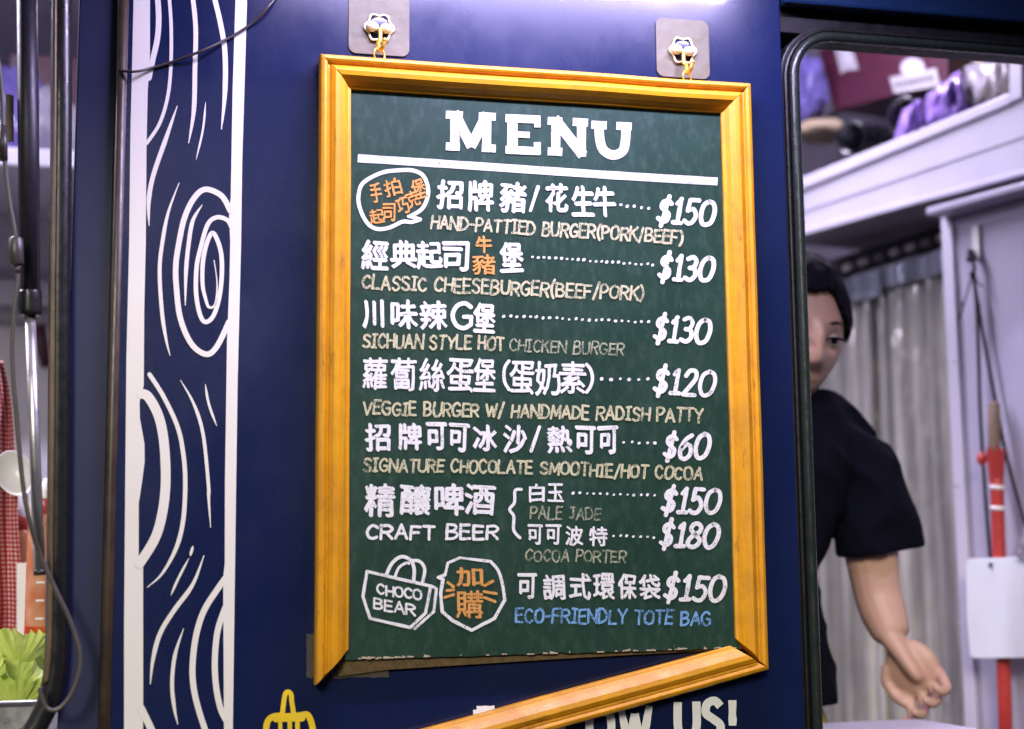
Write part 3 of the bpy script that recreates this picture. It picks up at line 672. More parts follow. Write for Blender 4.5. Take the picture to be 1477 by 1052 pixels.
t = ink(); t.glyph('加', 677, 832, 38, 27, -.03, .9); t.glyph('購', 677, 872, 39, 39, 0, .6)
def q9(x, y): return (640 + x / 10.02, 810 + y / 10.02)
for a, c in (((60, 305), (140, 365)), ((45, 420), (140, 410)), ((15, 520), (140, 480)), ((590, 350), (710, 285)), ((580, 435), (760, 465)), ((580, 520), (740, 580))):
    t.stroke([q9(*a), q9(*c)], 4.2, False)
t.build('lettering', M['chalk_orange'], menu, 'orange characters with rays in the angular bubble')

# clear tape at the lower left corner of the board
def crumple(pts, y, name, mat, parent, seed, amp=.0015):
    b = MB(); (x0, y0), (x1, y1) = pts; N = 14; vs = []
    for j in range(N + 1):
        for i in range(N + 1):
            px = x0 + (x1 - x0) * i / N + (2.5 * noise.noise(Vector((j * .7, seed, 0))) if i in (0, N) else 0); py = y0 + (y1 - y0) * j / N + (3 * noise.noise(Vector((i * .8, seed, 4))) if j in (0, N) else 0)
            vs.append(P(px, py, y - abs(amp * 2 * noise.noise(Vector((i * .5, j * .5, seed))))))
    b.add(vs, [(j*(N+1)+i, j*(N+1)+i+1, (j+1)*(N+1)+i+1, (j+1)*(N+1)+i) for j in range(N) for i in range(N)], True)
    return b.build(name, mat, parent)
tp = thing('sticky_tape', 'crumpled clear sticky tape at the lower left corner of the menu board', 'tape', P(460, 960, -.001))
crumple(((442, 915), (474, 978)), -.0016, 'tape_strip', M['tape'], tp, 3.1); crumple(((478, 955), (560, 978)), -.0026, 'tape_strip', M['tape'], tp, 8.3)

# ------------------------------------------------------------------ adhesive hooks
def hook(px0, px1, py0, py1, c, end, label):
    root = thing('wall_hook', label, 'hook', P(c[0], c[1], 0), 'clear adhesive hooks holding up the menu board')
    a, d = P(px0, py0, 0), P(px1, py1, 0); z1 = max(a.z, d.z); z0 = min(a.z, d.z)
    pts = rrect(a.x, d.x, P((px0+px1)/2, py1, 0).z, P((px0+px1)/2, py0, 0).z, .009, 5)
    b = MB(); b.slab([(x, -.0022, z) for x, z in pts], Vector((0, .0018, 0))); b.build('back_plate', M['plate'], root)
    C = P(c[0], c[1], -.005); R = .0155
    b = MB(); b.tube([C + Vector(((R + .0016 * math.cos(6 * q)) * math.cos(q), 0, (R + .0016 * math.cos(6 * q)) * math.sin(q))) for q in [2*math.pi*i/48 for i in range(50)]], .0014, 8, False)
    b.build('rosette_ring', M['pale_metal'], root)
    b = MB(); b.lathe([(0, 0), (.0145, 0), (.0145, .0014), (.011, .0022), (0, .0022)], 24, Matrix.Translation(P(c[0], c[1], -.0024)) @ Matrix.Rotation(math.pi/2, 4, 'X')); b.build('rosette', M['blue'], root)
    b = MB()
    for sx in (-1, 1): b.ball(P(c[0], c[1], -.009) + Vector((sx * .0078, 0, -.0005 * sx)), (.0074, .0055, .0060))
    b.build('stud', M['pale_metal'], root)
    e = end; b = MB()
    b.tube(catmull([P(c[0] + 1, c[1] + 1, -.012), P(c[0] + 1.5, c[1] + 18, -.014), P(e[0] - 2, e[1] - 10, -.016), P(e[0] - 1, e[1] + 1, -.022), P(e[0] + 4, e[1] - 4, -.030), P(e[0] + 7, e[1] - 14, -.032)], 6), .0024, 10)
    b.ball(P(e[0] + 7, e[1] - 14, -.032), .0030, 10, 8); b.build('hook_arm', M['gold_metal'], root)
    b = MB(); q = [P(e[0] - 1, e[1] + 8, -.018) + Vector((.0065 * math.cos(s), 0.004 * math.cos(s), .0085 * math.sin(s))) for s in [2*math.pi*i/20 for i in range(22)]]
    b.tube(q, .0012, 8, False); o = b.build('hanging_eye', M['gold_metal'], menu)
hook(503, 590, -12, 80, (547, 40), (548, 72), 'clear adhesive hook over the left end of the menu frame')
hook(945, 1023, 29, 113, (985, 73), (992, 104), 'clear adhesive hook over the right end of the menu frame')

# ------------------------------------------------------------------ wires, strut at the left hatch
def wire(name, pts, r, mat, label, cat, n=8):
    b = MB(); b.tube(catmull(pts, 8), r, n); return tag(b.build(name, mat), label, cat)
w1 = [(172, 102), (195, 103.5), (220, 98), (250, 89), (290, 74), (330, 55), (362, 35), (385, 12), (402, -12), (420, -60)]
wire('cable', [P(x, y, -.004 - .006 * (i % 3 == 1)) for i, (x, y) in enumerate(w1)], .0016, M['wire'], 'thin dark wire drooping across the top of the wood-grain stripe', 'cable')
tc = thing('cable', 'thin cable with an inline ferrite beside the gas strut, looping below it', 'cable', P(20, 400, -.03))
w2 = [(-6, 60), (2, 130), (6, 215), (12, 280), (22, 340), (26, 400), (20, 455), (18, 520), (24, 600), (32, 690), (42, 750), (58, 800), (80, 850), (103, 900), (116, 950), (106, 995), (86, 1022), (68, 1022), (59, 1002), (58, 992)]
b = MB(); b.tube(catmull([P(x, y, -.045 if y < 800 else -.036) for x, y in w2], 8), .0024, 10); b.build('lead', M['cable_grey'], tc)
b = MB(); b.tube([P(23, 342, -.045), P(23, 346, -.045), P(24, 380, -.045), P(25, 384, -.045)], [.005, .0075, .0075, .005], 14); b.tube([P(25, 384, -.045), P(25.5, 394, -.045)], .0035, 10); b.build('ferrite', M['wire'], tc)
b = MB(); b.tube([P(4, 182, -.045), P(5, 232, -.045)], .0045, 12); b.build('plug', M['wire'], tc)
gs = thing('gas_strut', 'black gas strut with a chrome rod, propping the left service hatch', 'gas strut', P(57, 830, -.02))
b = MB(); b.tube([P(38, -120, -.02), P(41, 180, -.02), P(43, 420, -.02)], 14.5 * pxm, 20); b.build('cylinder', M['strut'], gs)
b = MB(); b.tube([P(43, 420, -.02), P(43, 424, -.02), P(43.5, 450, -.02), P(43.5, 456, -.02)], [15.8*pxm, 16.2*pxm, 16.2*pxm, 15.5*pxm], 20); b.build('collar', M['rubber'], gs)
b = MB(); b.tube([P(43.5, 455, -.02), P(50, 640, -.02), P(57, 822, -.02)], 7.5 * pxm, 18); b.build('rod', M['chrome'], gs)
b = MB(); b.tube([P(57, 822, -.02), P(57.3, 830, -.02)], 8 * pxm, 16); b.build('end_cap', M['rubber'], gs)
b = MB(); b.hexa([P(8, 135, -.01), P(20, 138, -.01), P(20, 205, -.01), P(8, 205, -.01), P(8, 135, -.02), P(20, 138, -.02), P(20, 205, -.02), P(8, 205, -.02)]); b.build('bracket', M['tan_highlight_bracket'], gs)
b = MB(); b.tube([P(36, 1200, -.02), P(36, 1201, -.02)], .001, 4)

# ------------------------------------------------------------------ left hatch, inside
SH = 1.0
def pxbox(b, x0, y0, x1, y1, d0, d1):
    b.hexa([P(x0, y1, d1), P(x1, y1, d1), P(x1, y0, d1), P(x0, y0, d1), P(x0, y1, d0), P(x1, y1, d0), P(x1, y0, d0), P(x0, y0, d0)])
zs = P(50, 241, SH).z; zs1 = P(50, 214, SH).z
b = MB(); b.box((-3.1, SH, zs), (.3, SH + .4, zs1)); b.build('shelf', M['white_panel'], truck, .004)
b = MB(); b.box((-3.1, SH + .405, ZB + .05), (.3, SH + .45, 2.7)); b.build('inner_wall', M['inner_wall'], truck)
b = MB(); z = P(50, 466, SH+.4).z; b.box((-3.1, SH + .39, z - .004), (.3, SH + .404, z + .004)); b.build('panel_joint', M['lav_dark'], truck)
b = MB(); z = P(50, 400, SH+.4).z; b.box((-3.1, SH + .36, P(50, 440, SH+.36).z), (.3, SH + .389, P(50, 405, SH+.36).z)); b.build('wall_rail', M['white_panel'], truck, .003)
def lump(name, c, r, mat, label, cat, amp=.35, f=9, seed=0, sub_=4):
    bm = bmesh.new(); bmesh.ops.create_icosphere(bm, subdivisions=sub_, radius=1)
    for v in bm.verts:
        d = v.co.copy(); s = 1 + amp * noise.noise(d * 1.6 + Vector((seed, 0, 0))) + amp * .6 * abs(noise.noise(d * f * .5 + Vector((0, seed, 0))))
        v.co = Vector((d.x * r[0], d.y * r[1], d.z * r[2])) * s
    me = bpy.data.meshes.new(name); bm.to_mesh(me); bm.free(); me.materials.append(mat)
    for p in me.polygons: p.use_smooth = (p.index % 3 != 0)
    o = bpy.data.objects.new(name, me); COL.objects.link(o); o.location = c; return tag(o, label, cat)
def rest(px, y, r, z): p = P(px, 200, y); return Vector((p.x, y, z + r))
lump('plastic_bag', rest(66, SH + .2, .08, zs1), (.075, .06, .085), M['clear_bag'], 'shiny pale plastic bag on the left hatch shelf, right of the strut', 'plastic bag', seed=1)
lump('plastic_bag', rest(8, SH + .2, .10, zs1), (.08, .07, .11), M['blue_bag'], 'dusky violet plastic bag at the left end of the shelf, by the picture edge', 'plastic bag', seed=5)
b = MB(); c0 = P(68, 120, SH + .28)
b.box((c0.x - .07, SH + .27, zs1 + .001), (c0.x + .06, SH + .38, P(68, 82, SH + .28).z)); o = b.build('carton', M['maroon'], None, .004); tag(o, 'dull brown-red carton at the back of the left hatch shelf', 'box')
# red-handled tool hanging
tl = thing('kitchen_knife', 'red-handled kitchen tool hanging on the wall behind the strut', 'kitchen tool', P(60, 470, SH+.3))
b = MB(); b.tube([P(57, 470, SH+.3), P(61, 500, SH+.3), P(67, 530, SH+.3)], [.012, .013, .011], 12); b.build('handle', M['maroon'], tl)
b = MB(); b.tube(catmull([P(64, 520, SH+.3), P(64, 538, SH+.3), P(70, 546, SH+.3), P(74, 538, SH+.3), P(71, 522, SH+.3)], 6), .0022, 8); b.build('hanging_loop', M['steel'], tl)
# counter, tray with lettuce
zc = P(30, 1052, .10).z - .02
b = MB(); b.box((-3.1, .042, zc - .04), (.2, .70, zc)); b.build('counter', M['steel'], truck, .003)
tray = thing('food_tray', 'steel tray heaped with lettuce at the bottom left corner', 'tray', P(10, 1040, .1))
tx1 = P(59, 1030, .06).x; zt = P(30, 1014, .06).z
b = MB(); x0, x1, y0, y1 = tx1 - .30, tx1, .055, .30
b.box((x0, y0, zc + .001), (x1, y0 + .003, zt)); b.box((x0, y1 - .003, zc + .001), (x1, y1, zt)); b.box((x1 - .003, y0 + .0035, zc + .001), (x1, y1 - .0035, zt)); b.box((x0, y0 + .0035, zc + .001), (x0 + .003, y1 - .0035, zt)); b.build('tray_wall', M['steel'], tray)
b = MB(); b.tube([(x0, y0, zt), (x1, y0, zt), (x1, y1, zt)], .0035, 10); b.build('tray_rim', M['chrome'], tray)
b = MB(); b.box((x0 + .004, y0 + .004, zc + .001), (x1 - .004, y1 - .004, zc + .004)); b.build('tray_base', M['steel'], tray)
def leaf(c, size, yaw, pitch, seed):
    N, K = 18, 84; vs = []; rotm = Matrix.Rotation(yaw, 3, 'Z') @ Matrix.Rotation(pitch, 3, 'X')
    for j in range(N + 1):
        t = j / N
        for i in range(K + 1):
            a = -1.25 + 2.5 * i / K; r = size * t * (1 + .15 * noise.noise(Vector((a * 3, seed, 0))))
            ruff = (t ** 3) * size * .10 * math.sin(a * 9 + 6 * noise.noise(Vector((a * 3, seed, 2))) + seed) + (t ** 6) * size * .05 * math.sin(a * 31 + seed * 2 + 4 * noise.noise(Vector((a * 6, seed, 9)))) + (t ** 2) * size * .10 * noise.noise(Vector((a * 9, t * 5, seed)))
            p = Vector((r * math.sin(a), ruff * .6, r * math.cos(a) * .85 + ruff * .3)); p.y += size * .35 * t * t
            vs.append(c + rotm @ p)
    b = MB(); b.add(vs, [(j*(K+1)+i, j*(K+1)+i+1, (j+1)*(K+1)+i+1, (j+1)*(K+1)+i) for j in range(N) for i in range(K)], True); return b
lt = thing('lettuce', 'curly green lettuce leaves heaped in the steel tray', 'lettuce', P(20, 1000, .15))
for k in range(26):
    c = P(random.uniform(-70, 52), random.uniform(965, 1012), random.uniform(.10, .24)); c.z = zt - .02 + random.uniform(0, .055)
    leaf(c, random.uniform(.030, .055), random.uniform(-1.6, 1.6), random.uniform(-.2, 1.2), k * 3.7).build('leaf', M['lettuce'], lt)
# gingham cloth
def cloth():
    me = bpy.data.meshes.new('gingham_cloth'); vs = []; fs = []; uv = []; NX, NZ = 60, 60
    for j in range(NZ + 1):
        v = j / NZ; py = 520 + 400 * v; right = 4 + 26 * min(1, (v / .5)) ** .8 + 3 * math.sin(v * 9) + (4 if .35 < v < .45 else 0)
        for i in range(NX + 1):
            u = i / NX; px = -110 * min(1, .5 + v) * (1 - u) + right * u
            p = P(px, py, .42); fold = .012 * math.sin(u * 22 + v * 2.0) + .008 * noise.noise(Vector((u * 5, v * 5, 0)))
            vs.append(p + Vector((0, fold, 0))); uv.append((u * 19, v * 62))
    fs = [(j*(NX+1)+i, j*(NX+1)+i+1, (j+1)*(NX+1)+i+1, (j+1)*(NX+1)+i) for j in range(NZ) for i in range(NX)]
    me.from_pydata([tuple(v) for v in vs], [], fs); l = me.uv_layers.new(name='UVMap')
    for p in me.polygons:
        p.use_smooth = True
        for li, vi in zip(p.loop_indices, p.vertices): l.data[li].uv = uv[vi]
    me.materials.append(M['gingham']); o = bpy.data.objects.new('gingham_cloth', me); COL.objects.link(o)
    s = o.modifiers.new('s', 'SOLIDIFY'); s.thickness = .0015
    return tag(o, 'red and white gingham cloth hanging at the left edge above the lettuce', 'cloth')
cloth()
# sauce bottles
def bottle(px, d, top, shoulder, base, wpx, cap, label, body='sauce_light', marks=True):
    root = thing('sauce_bottle', label, 'bottle', P(px, base, d), None); sc_ = (P(px + wpx, base, d) - P(px, base, d)).length / 2
    zb_ = zc; zt_ = P(px, shoulder, d).z; ztop = P(px, top, d).z; x = P(px, (base + shoulder) / 2, d).x; T = Matrix.Translation((x, d, 0)); H_ = zt_ - zb_
    b = MB(); b.lathe([(0, zb_ + .001), (sc_ * .94, zb_ + .001), (sc_, zb_ + .008), (sc_, zb_ + H_ * .45)], 32, T); b.build('sauce', M['sauce_dark'], root)
    b = MB(); b.lathe([(sc_ * 1.001, zb_ + H_ * .45), (sc_, zb_ + H_ * .9), (sc_ * .93, zb_ + H_ * .97), (sc_ * .75, zt_)], 32, T); b.build('bottle_body', M[body], root)
    b = MB(); b.lathe([(sc_ * .74, zt_), (sc_ * .78, zt_ + .002), (sc_ * .78, zt_ + .018), (sc_ * .7, zt_ + .020)], 32, T); b.build('collar', M['red_plastic'], root)
    b = MB(); b.lathe([(sc_ * .70, zt_ + .02), (sc_ * .70, zt_ + .03), (sc_ * .3, zt_ + .04), (sc_ * .12, ztop), (0, ztop)], 32, T); b.build('nozzle', M[cap], root)
    for k in range(7 if marks else 0):
        z = zb_ + H_ * (.22 + .088 * k); b = MB(); b.box((x - .006, d - sc_ - .0012, z), (x + .004, d - sc_ + .003, z + .0026)); b.build('measure_mark', M['white_plastic'], root)
    return root
bottle(62, .36, 690, 742, 945, 50, 'white_plastic', 'orange-red squeeze bottle with measuring marks, between cloth and strut')
lb_ = P(38, 850, .34)
rb_ = bottle(22, .50, 690, 765, 945, 46, 'white_plastic', 'squeeze bottle with a white label, half behind the gingham cloth', marks=False)
b = MB(); x = P(33, 850, .395).x; b.hexa([P(24, 930, .40), P(36, 930, .395), P(40, 812, .395), P(24, 812, .40), P(24, 930, .394), P(36, 930, .389), P(40, 812, .389), P(24, 812, .394)]); b.build('label', M['white_plastic'], rb_, .002)
sp = thing('ladle', 'white plastic ladle bowl beside the gingham cloth', 'ladle', P(22, 690, .38))
b = MB(); Mx = Matrix.Translation(P(22, 684, .38)) @ Matrix.Rotation(math.radians(75), 4, 'X') @ Matrix.Rotation(math.radians(25), 4, 'Z') @ Matrix.Diagonal((1.0, 1.4, 1, 1))
b.lathe([(0, -.012), (.010, -.011), (.018, -.006), (.022, .003), (.0235, .004), (.0215, .002), (.017, -.004), (.009, -.008), (0, -.009)], 28, Mx); b.build('bowl', M['white_plastic'], sp)
b = MB(); b.tube([P(34, 700, .38), P(48, 760, .40), P(58, 850, .42)], [.005, .004, .004], 10); b.build('handle', M['white_plastic'], sp)

# ------------------------------------------------------------------ right hatch, inside
def slabE(pts, off, t, name, mat, parent=truck, bevel=.002):
    b = MB(); b.slab([PE(x, y, off) for x, y in pts], EN * t); return b.build(name, mat, parent, bevel)
slabE([(1120, 271), (1456, 134), (1456, 70), (1490, 60), (1700, 10), (1700, 190), (1477, 249), (1120, 347)], 0, -.02, 'cupboard_fascia', M['white_panel'])
slabE([(1120, 271), (1456, 134), (1457, 150), (1120, 289)], .008, -.0079, 'fascia_lip', M['white_panel'], bevel=.003)
slabE([(1455, 60), (1474, 56), (1474, 141), (1455, 149)], .008, -.0079, 'cupboard_post', M['white_panel'], bevel=.003)
slabE([(1120, 341), (1700, 184), (1700, 190), (1120, 350)], .010, -.0099, 'fascia_lip', M['white_panel'], bevel=.002)
slabE([(1120, 318), (1700, 120), (1700, 122), (1120, 320)], .002, -.0019, 'fascia_joint', M['lav_dark'])
# underside of the cupboard
a0, a1 = PE(1120, 349, -.021), PE(1700, 189, -.021)
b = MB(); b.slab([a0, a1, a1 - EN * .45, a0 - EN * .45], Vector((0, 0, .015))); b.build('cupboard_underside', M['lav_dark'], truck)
# cupboard inside
q0, q1_ = PE(1120, 290, -.021), PE(1700, 90, -.021)
zf = PE(1300, 240, -.02).z
f0, f1 = PE(1120, 271, -.021), PE(1456, 136, -.021)
b = MB(); b.slab([Vector((f0.x, f0.y, f0.z - .03)), Vector((f1.x, f1.y, f1.z - .03)), Vector((f1.x, f1.y, f1.z - .03)) - EN * .44, Vector((f0.x, f0.y, f0.z - .03)) - EN * .44], Vector((0, 0, -.012))); b.build('cupboard_floor', M['dark'], truck)
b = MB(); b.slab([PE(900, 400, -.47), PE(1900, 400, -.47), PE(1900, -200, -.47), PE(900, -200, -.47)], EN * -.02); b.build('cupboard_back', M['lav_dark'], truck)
b = MB(); b.slab([PE(1500, 400, -.022), PE(1500, -200, -.022), PE(1500, -200, -.022) - EN * .44, PE(1500, 400, -.022) - EN * .44], ED * .02); b.build('cupboard_side', M['white_panel'], truck)
# things in the cupboard
def carton(pts, off, depth, mat, label):
    root = thing('carton', label, 'box', PE(pts[0][0], pts[0][1], off)); slabE(pts, off, -depth, 'carton_body', M[mat], root, .002); return root
mc = carton([(1180, 72), (1366, 30), (1366, 118), (1204, 160)], -.16, .15, 'maroon', 'maroon carton with pale labels on the right cupboard shelf')
slabE([(1202, 62), (1226, 62), (1237, 100), (1226, 101), (1218, 102), (1213, 107)], -.158, -.0018, 'label', M['paper'], mc, 0)
slabE([(1212, 70), (1222, 69), (1229, 90), (1218, 92)], -.1572, -.0007, 'print', M['lav_panel'], mc, 0)
slabE([(1283, 112), (1350, 98), (1356, 124), (1290, 135)], -.158, -.0018, 'label', M['paper'], mc, 0)
for k in range(7): slabE([(1291 + 8*k, 119.5 - 1.7*k), (1295.5 + 8*k, 118.5 - 1.7*k), (1297 + 8*k, 126 - 1.7*k), (1292.5 + 8*k, 127 - 1.7*k)], -.1572, -.0007, 'print', M['ink'], mc, 0)
slabE([(1316 + 17 * math.cos(a), 98 + 14 * math.sin(a)) for a in [2*math.pi*i/20 for i in range(20)]], -.1575, -.0014, 'round_badge', M['lav_panel'], mc, 0)
carton([(1366, 56), (1500, 50), (1500, 130), (1372, 150)], -.22, .15, 'cardboard', 'plain brown cardboard box behind the clear bag in the right cupboard')
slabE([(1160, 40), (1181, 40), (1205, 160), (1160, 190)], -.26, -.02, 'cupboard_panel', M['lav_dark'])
def pipe(px, py, r, L, label):
    root = thing('black_tub', label, 'tub', PE(px, py, -.05)); c = PE(px, py, -.05); ax = (EN * .9 + ED * .25 + Vector((0, 0, -.12))).normalized()
    Mx = Matrix.Translation(c) @ ax.to_track_quat('Z', 'Y').to_matrix().to_4x4()
    b = MB(); b.lathe([(r * .8, -L), (r, 0), (r * 1.06, .002), (r * 1.06, -.004), (r, -.004)][0:3] + [(r * .93, .002), (r * .75, -L * .95), (0, -L * .95)], 32, Mx); b.build('tub_wall', M['black_plastic'], root)
    return root
pipe(1228, 200, .033, .16, 'black round tub lying on its side at the left of the right cupboard')
pipe(1304, 168, .035, .16, 'black round tub lying behind the purple bag in the right cupboard')
lump('plastic_bag', PE(1166, 130, -.12), (.035, .05, .075), M['blue_bag'], 'crumpled violet wrappers at the far left of the right cupboard', 'plastic bag', seed=9, f=16)
lump('paper_roll', PE(1185, 190, -.13), (.06, .05, .024), M['cardboard'], 'brown paper roll below the maroon carton', 'paper roll', .1, 3, 2)
# purple bag: folded film with ridges
def foldbag(outline, off, depth, mat, name, label, seed):
    b = MB(); N, K = 26, 12; (tl, tr, br, bl) = outline; vs = []
    for j in range(K + 1):
        v = j / K
        for i in range(N + 1):
            u = i / N; x = (tl[0] * (1-u) + tr[0] * u) * (1-v) + (bl[0] * (1-u) + br[0] * u) * v; y = (tl[1] * (1-u) + tr[1] * u) * (1-v) + (bl[1] * (1-u) + br[1] * u) * v
            y += 5 * noise.noise(Vector((u * 7, seed, 0))) * (1 - v)
            bulge = depth * (math.sin(math.pi * min(1, max(0, u))) ** .5) * (.35 + .65 * math.sin(math.pi * (.15 + .8 * v))) * (1 + .5 * noise.noise(Vector((u * 5, v * 3, seed)))) + .005 * abs(math.sin(u * 9 + v * 2 + seed))
            vs.append(PE(x, y, off + bulge - depth * .6))
    b.add(vs, [(j*(N+1)+i, j*(N+1)+i+1, (j+1)*(N+1)+i+1, (j+1)*(N+1)+i) for j in range(K) for i in range(N)], True)
    o = b.build(name, M[mat]); s = o.modifiers.new('s', 'SOLIDIFY'); s.thickness = .001; return tag(o, label, 'plastic bag')
foldbag([(1336, 138), (1386, 100), (1402, 162), (1322, 194)], -.03, .05, 'purple_bag', 'plastic_bag', 'glossy purple plastic bag with a raised peak in the right cupboard', 2)
foldbag([(1302, 160), (1328, 142), (1326, 194), (1288, 206)], -.02, .03, 'purple_bag', 'plastic_bag', 'small glossy lilac packet left of the peaked purple bag', 6)
foldbag([(1392, 95), (1462, 84), (1462, 140), (1392, 170)], -.05, .05, 'clear_bag', 'plastic_bag', 'crumpled clear plastic bag beside the white cupboard post', 4)
# strip curtain
CO = -.18
cr = thing('strip_curtain', 'grey see-through plastic strip curtain hanging behind the person', 'curtain', PE(1280, 1000, CO))
slabE([(1120, 400), (1370, 320), (1370, 352), (1120, 430)], CO - .01, -.015, 'rail', M['dark'], cr)
for k in range(9):
    x = 1192 + 22.5 * k; y = 401 - .315 * (x - 1192) - 2
    slabE([(x, y), (x + 13, y - 4), (x + 13, y - 13), (x, y - 9)], CO + .004, -.01, 'rail_clip', M['white_plastic' if k % 3 else 'paper'], cr, .001)
def stripE(x0, x1, ytop, ybot, off, mat, seed, name='strip', amp=.010):
    b = MB(); N, K = 12, 40; vs = []
    a = PE(x0, 500, off); c = PE(x1, 500, off); zt_ = PE((x0+x1)/2, ytop, off).z; zb_ = PE((x0+x1)/2, ybot, off).z; za, zb2 = PE(x0, ytop + .157*(x1-x0), off).z, PE(x1, ytop - .157*(x1-x0), off).z
    for j in range(K + 1):
        v = j / K
        for i in range(N + 1):
            u = i / N; p = a.lerp(c, u); p.z = (za * (1-u) + zb2 * u) * (1 - v) + zb_ * v
            w = amp * math.sin(u * 6.3 * 1.5 + seed) + amp * .7 * noise.noise(Vector((u * 2, v * 9, seed))) * math.sin(math.pi * u)
            vs.append(p + EN * w)
    b.add(vs, [(j*(N+1)+i, j*(N+1)+i+1, (j+1)*(N+1)+i+1, (j+1)*(N+1)+i) for j in range(K) for i in range(N)], True)
    o = b.build(name, M[mat], cr); s = o.modifiers.new('s', 'SOLIDIFY'); s.thickness = .002; return o
x = 1135; k = 0
while x < 1378:
    wdt = 30; stripE(x, x + wdt + 5, 410 - .315 * (x + wdt/2 - 1192) + 8, 1100, CO + .006 * (k % 2), 'pvc', k * 1.9); x += wdt; k += 1
stripE(1190, 1275, 413 - .315 * (1232 - 1192), 448 - .315 * (1232 - 1192), CO + .022, 'pvc_top', 3, 'heading_band', .003)
stripE(1277, 1372, 413 - .315 * (1325 - 1192), 445 - .315 * (1325 - 1192), CO + .022, 'pvc_top', 5, 'heading_band', .003)
# dark equipment behind the curtain (lower part)
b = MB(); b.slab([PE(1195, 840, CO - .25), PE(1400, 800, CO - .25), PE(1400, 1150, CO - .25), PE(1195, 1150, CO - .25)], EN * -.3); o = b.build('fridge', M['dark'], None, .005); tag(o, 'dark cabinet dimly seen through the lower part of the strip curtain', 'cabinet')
# lilac cabinet beside the curtain
slabE([(1362, 318), (1700, 230), (1760, 1150), (1396, 1150)], 0, -.03, 'cabinet_panel', M['lav_panel'])
xa = PE(1362, 500, .006)
b = MB(); pA = PE(1365, 500, .007); pB = PE(1381, 500, .007); zt_ = PE(1370, 312, .007).z; zb_ = ZB + .05
b.slab([Vector((pA.x, pA.y, zb_)), Vector((pB.x, pB.y, zb_)), Vector((pB.x, pB.y, zt_)), Vector((pA.x, pA.y, zt_))], EN * -.0065); b.build('cabinet_edge', M['white_panel'], truck, .002)
for py in (340, 520, 700, 900):
    b = MB(); b.ball(PE(1372 + (py - 340) * .02, py, .008), .0022, 8, 6); b.build('rivet', M['steel'], truck)
slabE([(1335, 300), (1700, 200), (1700, 212), (1335, 312)], .05, -.07, 'cabinet_top_lip', M['lav_panel'], bevel=.004)
pB2 = PE(1388, 500, .0015)
b = MB(); b.slab([Vector((pB2.x, pB2.y, zb_)), Vector((pB2.x, pB2.y, zt_ - .02)), Vector((pB2.x, pB2.y, zt_ - .02)) + ED * .002, Vector((pB2.x, pB2.y, zb_)) + ED * .002], EN * -.0012); b.build('cabinet_joint', M['lav_dark'], truck)
# cord, stick, board
hk = thing('wall_hook', 'white adhesive hook on the lilac panel, holding the black cord', 'hook', PE(1407, 350, 0))
slabE([(1400, 326), (1411, 324), (1413, 372), (1403, 374)], .008, -.0078, 'back_plate', M['white_plastic'], hk)
b = MB(); b.tube(catmull([PE(1404, 360, .008), PE(1402, 372, .018), PE(1400, 366, .024)], 6), .003, 8); b.build('hook_arm', M['white_plastic'], hk)
co = thing('cord', 'black knotted cord looped from the white hook down to the hanging board', 'cord', PE(1404, 380, .02))
b = MB(); b.tube(catmull([PE(1400, 366, .024), PE(1405, 385, .022), PE(1404, 400, .02), PE(1408, 430, .018), PE(1411, 500, .016), PE(1414, 600, .016), PE(1420, 700, .016), PE(1429, 812, .018)], 8), .0030, 8)
b.tube(catmull([PE(1404, 400, .02), PE(1411, 440, .018), PE(1420, 495, .016), PE(1434, 570, .015), PE(1452, 660, .014), PE(1475, 745, .014), PE(1500, 830, .014)], 8), .0030, 8)
b.tube(catmull([PE(1402, 396, .02), PE(1394, 425, .02), PE(1387, 450, .02), PE(1381, 462, .02)], 6), .0014, 8); b.tube(catmull([PE(1405, 396, .02), PE(1412, 410, .02), PE(1418, 412, .02)], 6), .0014, 8); b.build('cord_line', M['cord'], co)
for q in ((1400, 365, .0055), (1398, 374, .005), (1404, 372, .0055), (1403, 396, .0055), (1387, 438, .0025), (1411, 442, .004)):
    b = MB(); b.ball(PE(q[0], q[1], .022), (q[2], q[2], q[2] * 1.2), 10, 8); b.build('knot', M['cord'], co)
st = thing('long_brush', 'wooden stick pushed into a long red plastic pole, leaning on the lilac panel', 'pole', PE(1450, 1052, .03))
def ptube(b, pts, r): b.tube([PE(x, y, .03) for x, y in pts], r, 16)
b = MB(); ptube(b, [(1433, 580), (1433.5, 584), (1434, 640), (1436, 690), (1437, 705)], [.007, .0100, .0100, .0085, .006]); b.build('stick', M['stick'], st)
b = MB(); ptube(b, [(1436, 672), (1438, 700), (1439, 740), (1443, 850), (1449, 1000), (1455, 1200)], [.0112, .0112, .0108, .0108, .0112, .0112]); b.build('pole', M['red_plastic'], st)
b = MB(); n_ = 20; vs = []
for j, (py, r_) in enumerate(((651, .0155), (662, .0145), (676, .0128), (692, .0116))):
    c = PE(1436 + (py - 651) * .03, py, .03)
    for k in range(n_):
        a = 2 * math.pi * k / n_; vs.append(c + ED * r_ * math.cos(a) + EN * r_ * math.sin(a) + Vector((0, 0, (.006 * noise.noise(Vector((k * .9, 2, 0))) + .004 * (k % 3)) if j == 0 else 0)))
b.add(vs, [(j*n_+k, j*n_+(k+1) % n_, (j+1)*n_+(k+1) % n_, (j+1)*n_+k) for j in range(3) for k in range(n_)], True); b.build('torn_sleeve', M['red_plastic'], st)
b = MB(); b.ball(PE(1416, 662, .036), (.0085, .007, .011), 14, 10); b.build('sleeve_knob', M['red_plastic'], st)
for py in (703, 733):
    b = MB(); b.tube([PE(1438 + (py-703)*.03, py - 3, .03), PE(1438 + (py-703)*.03, py + 3, .03)], .0118, 16); b.build('ring', M['white_plastic'], st)
hb = thing('hanging_board', 'white plastic chopping board hanging from the black cord', 'chopping board', PE(1430, 950, .05))
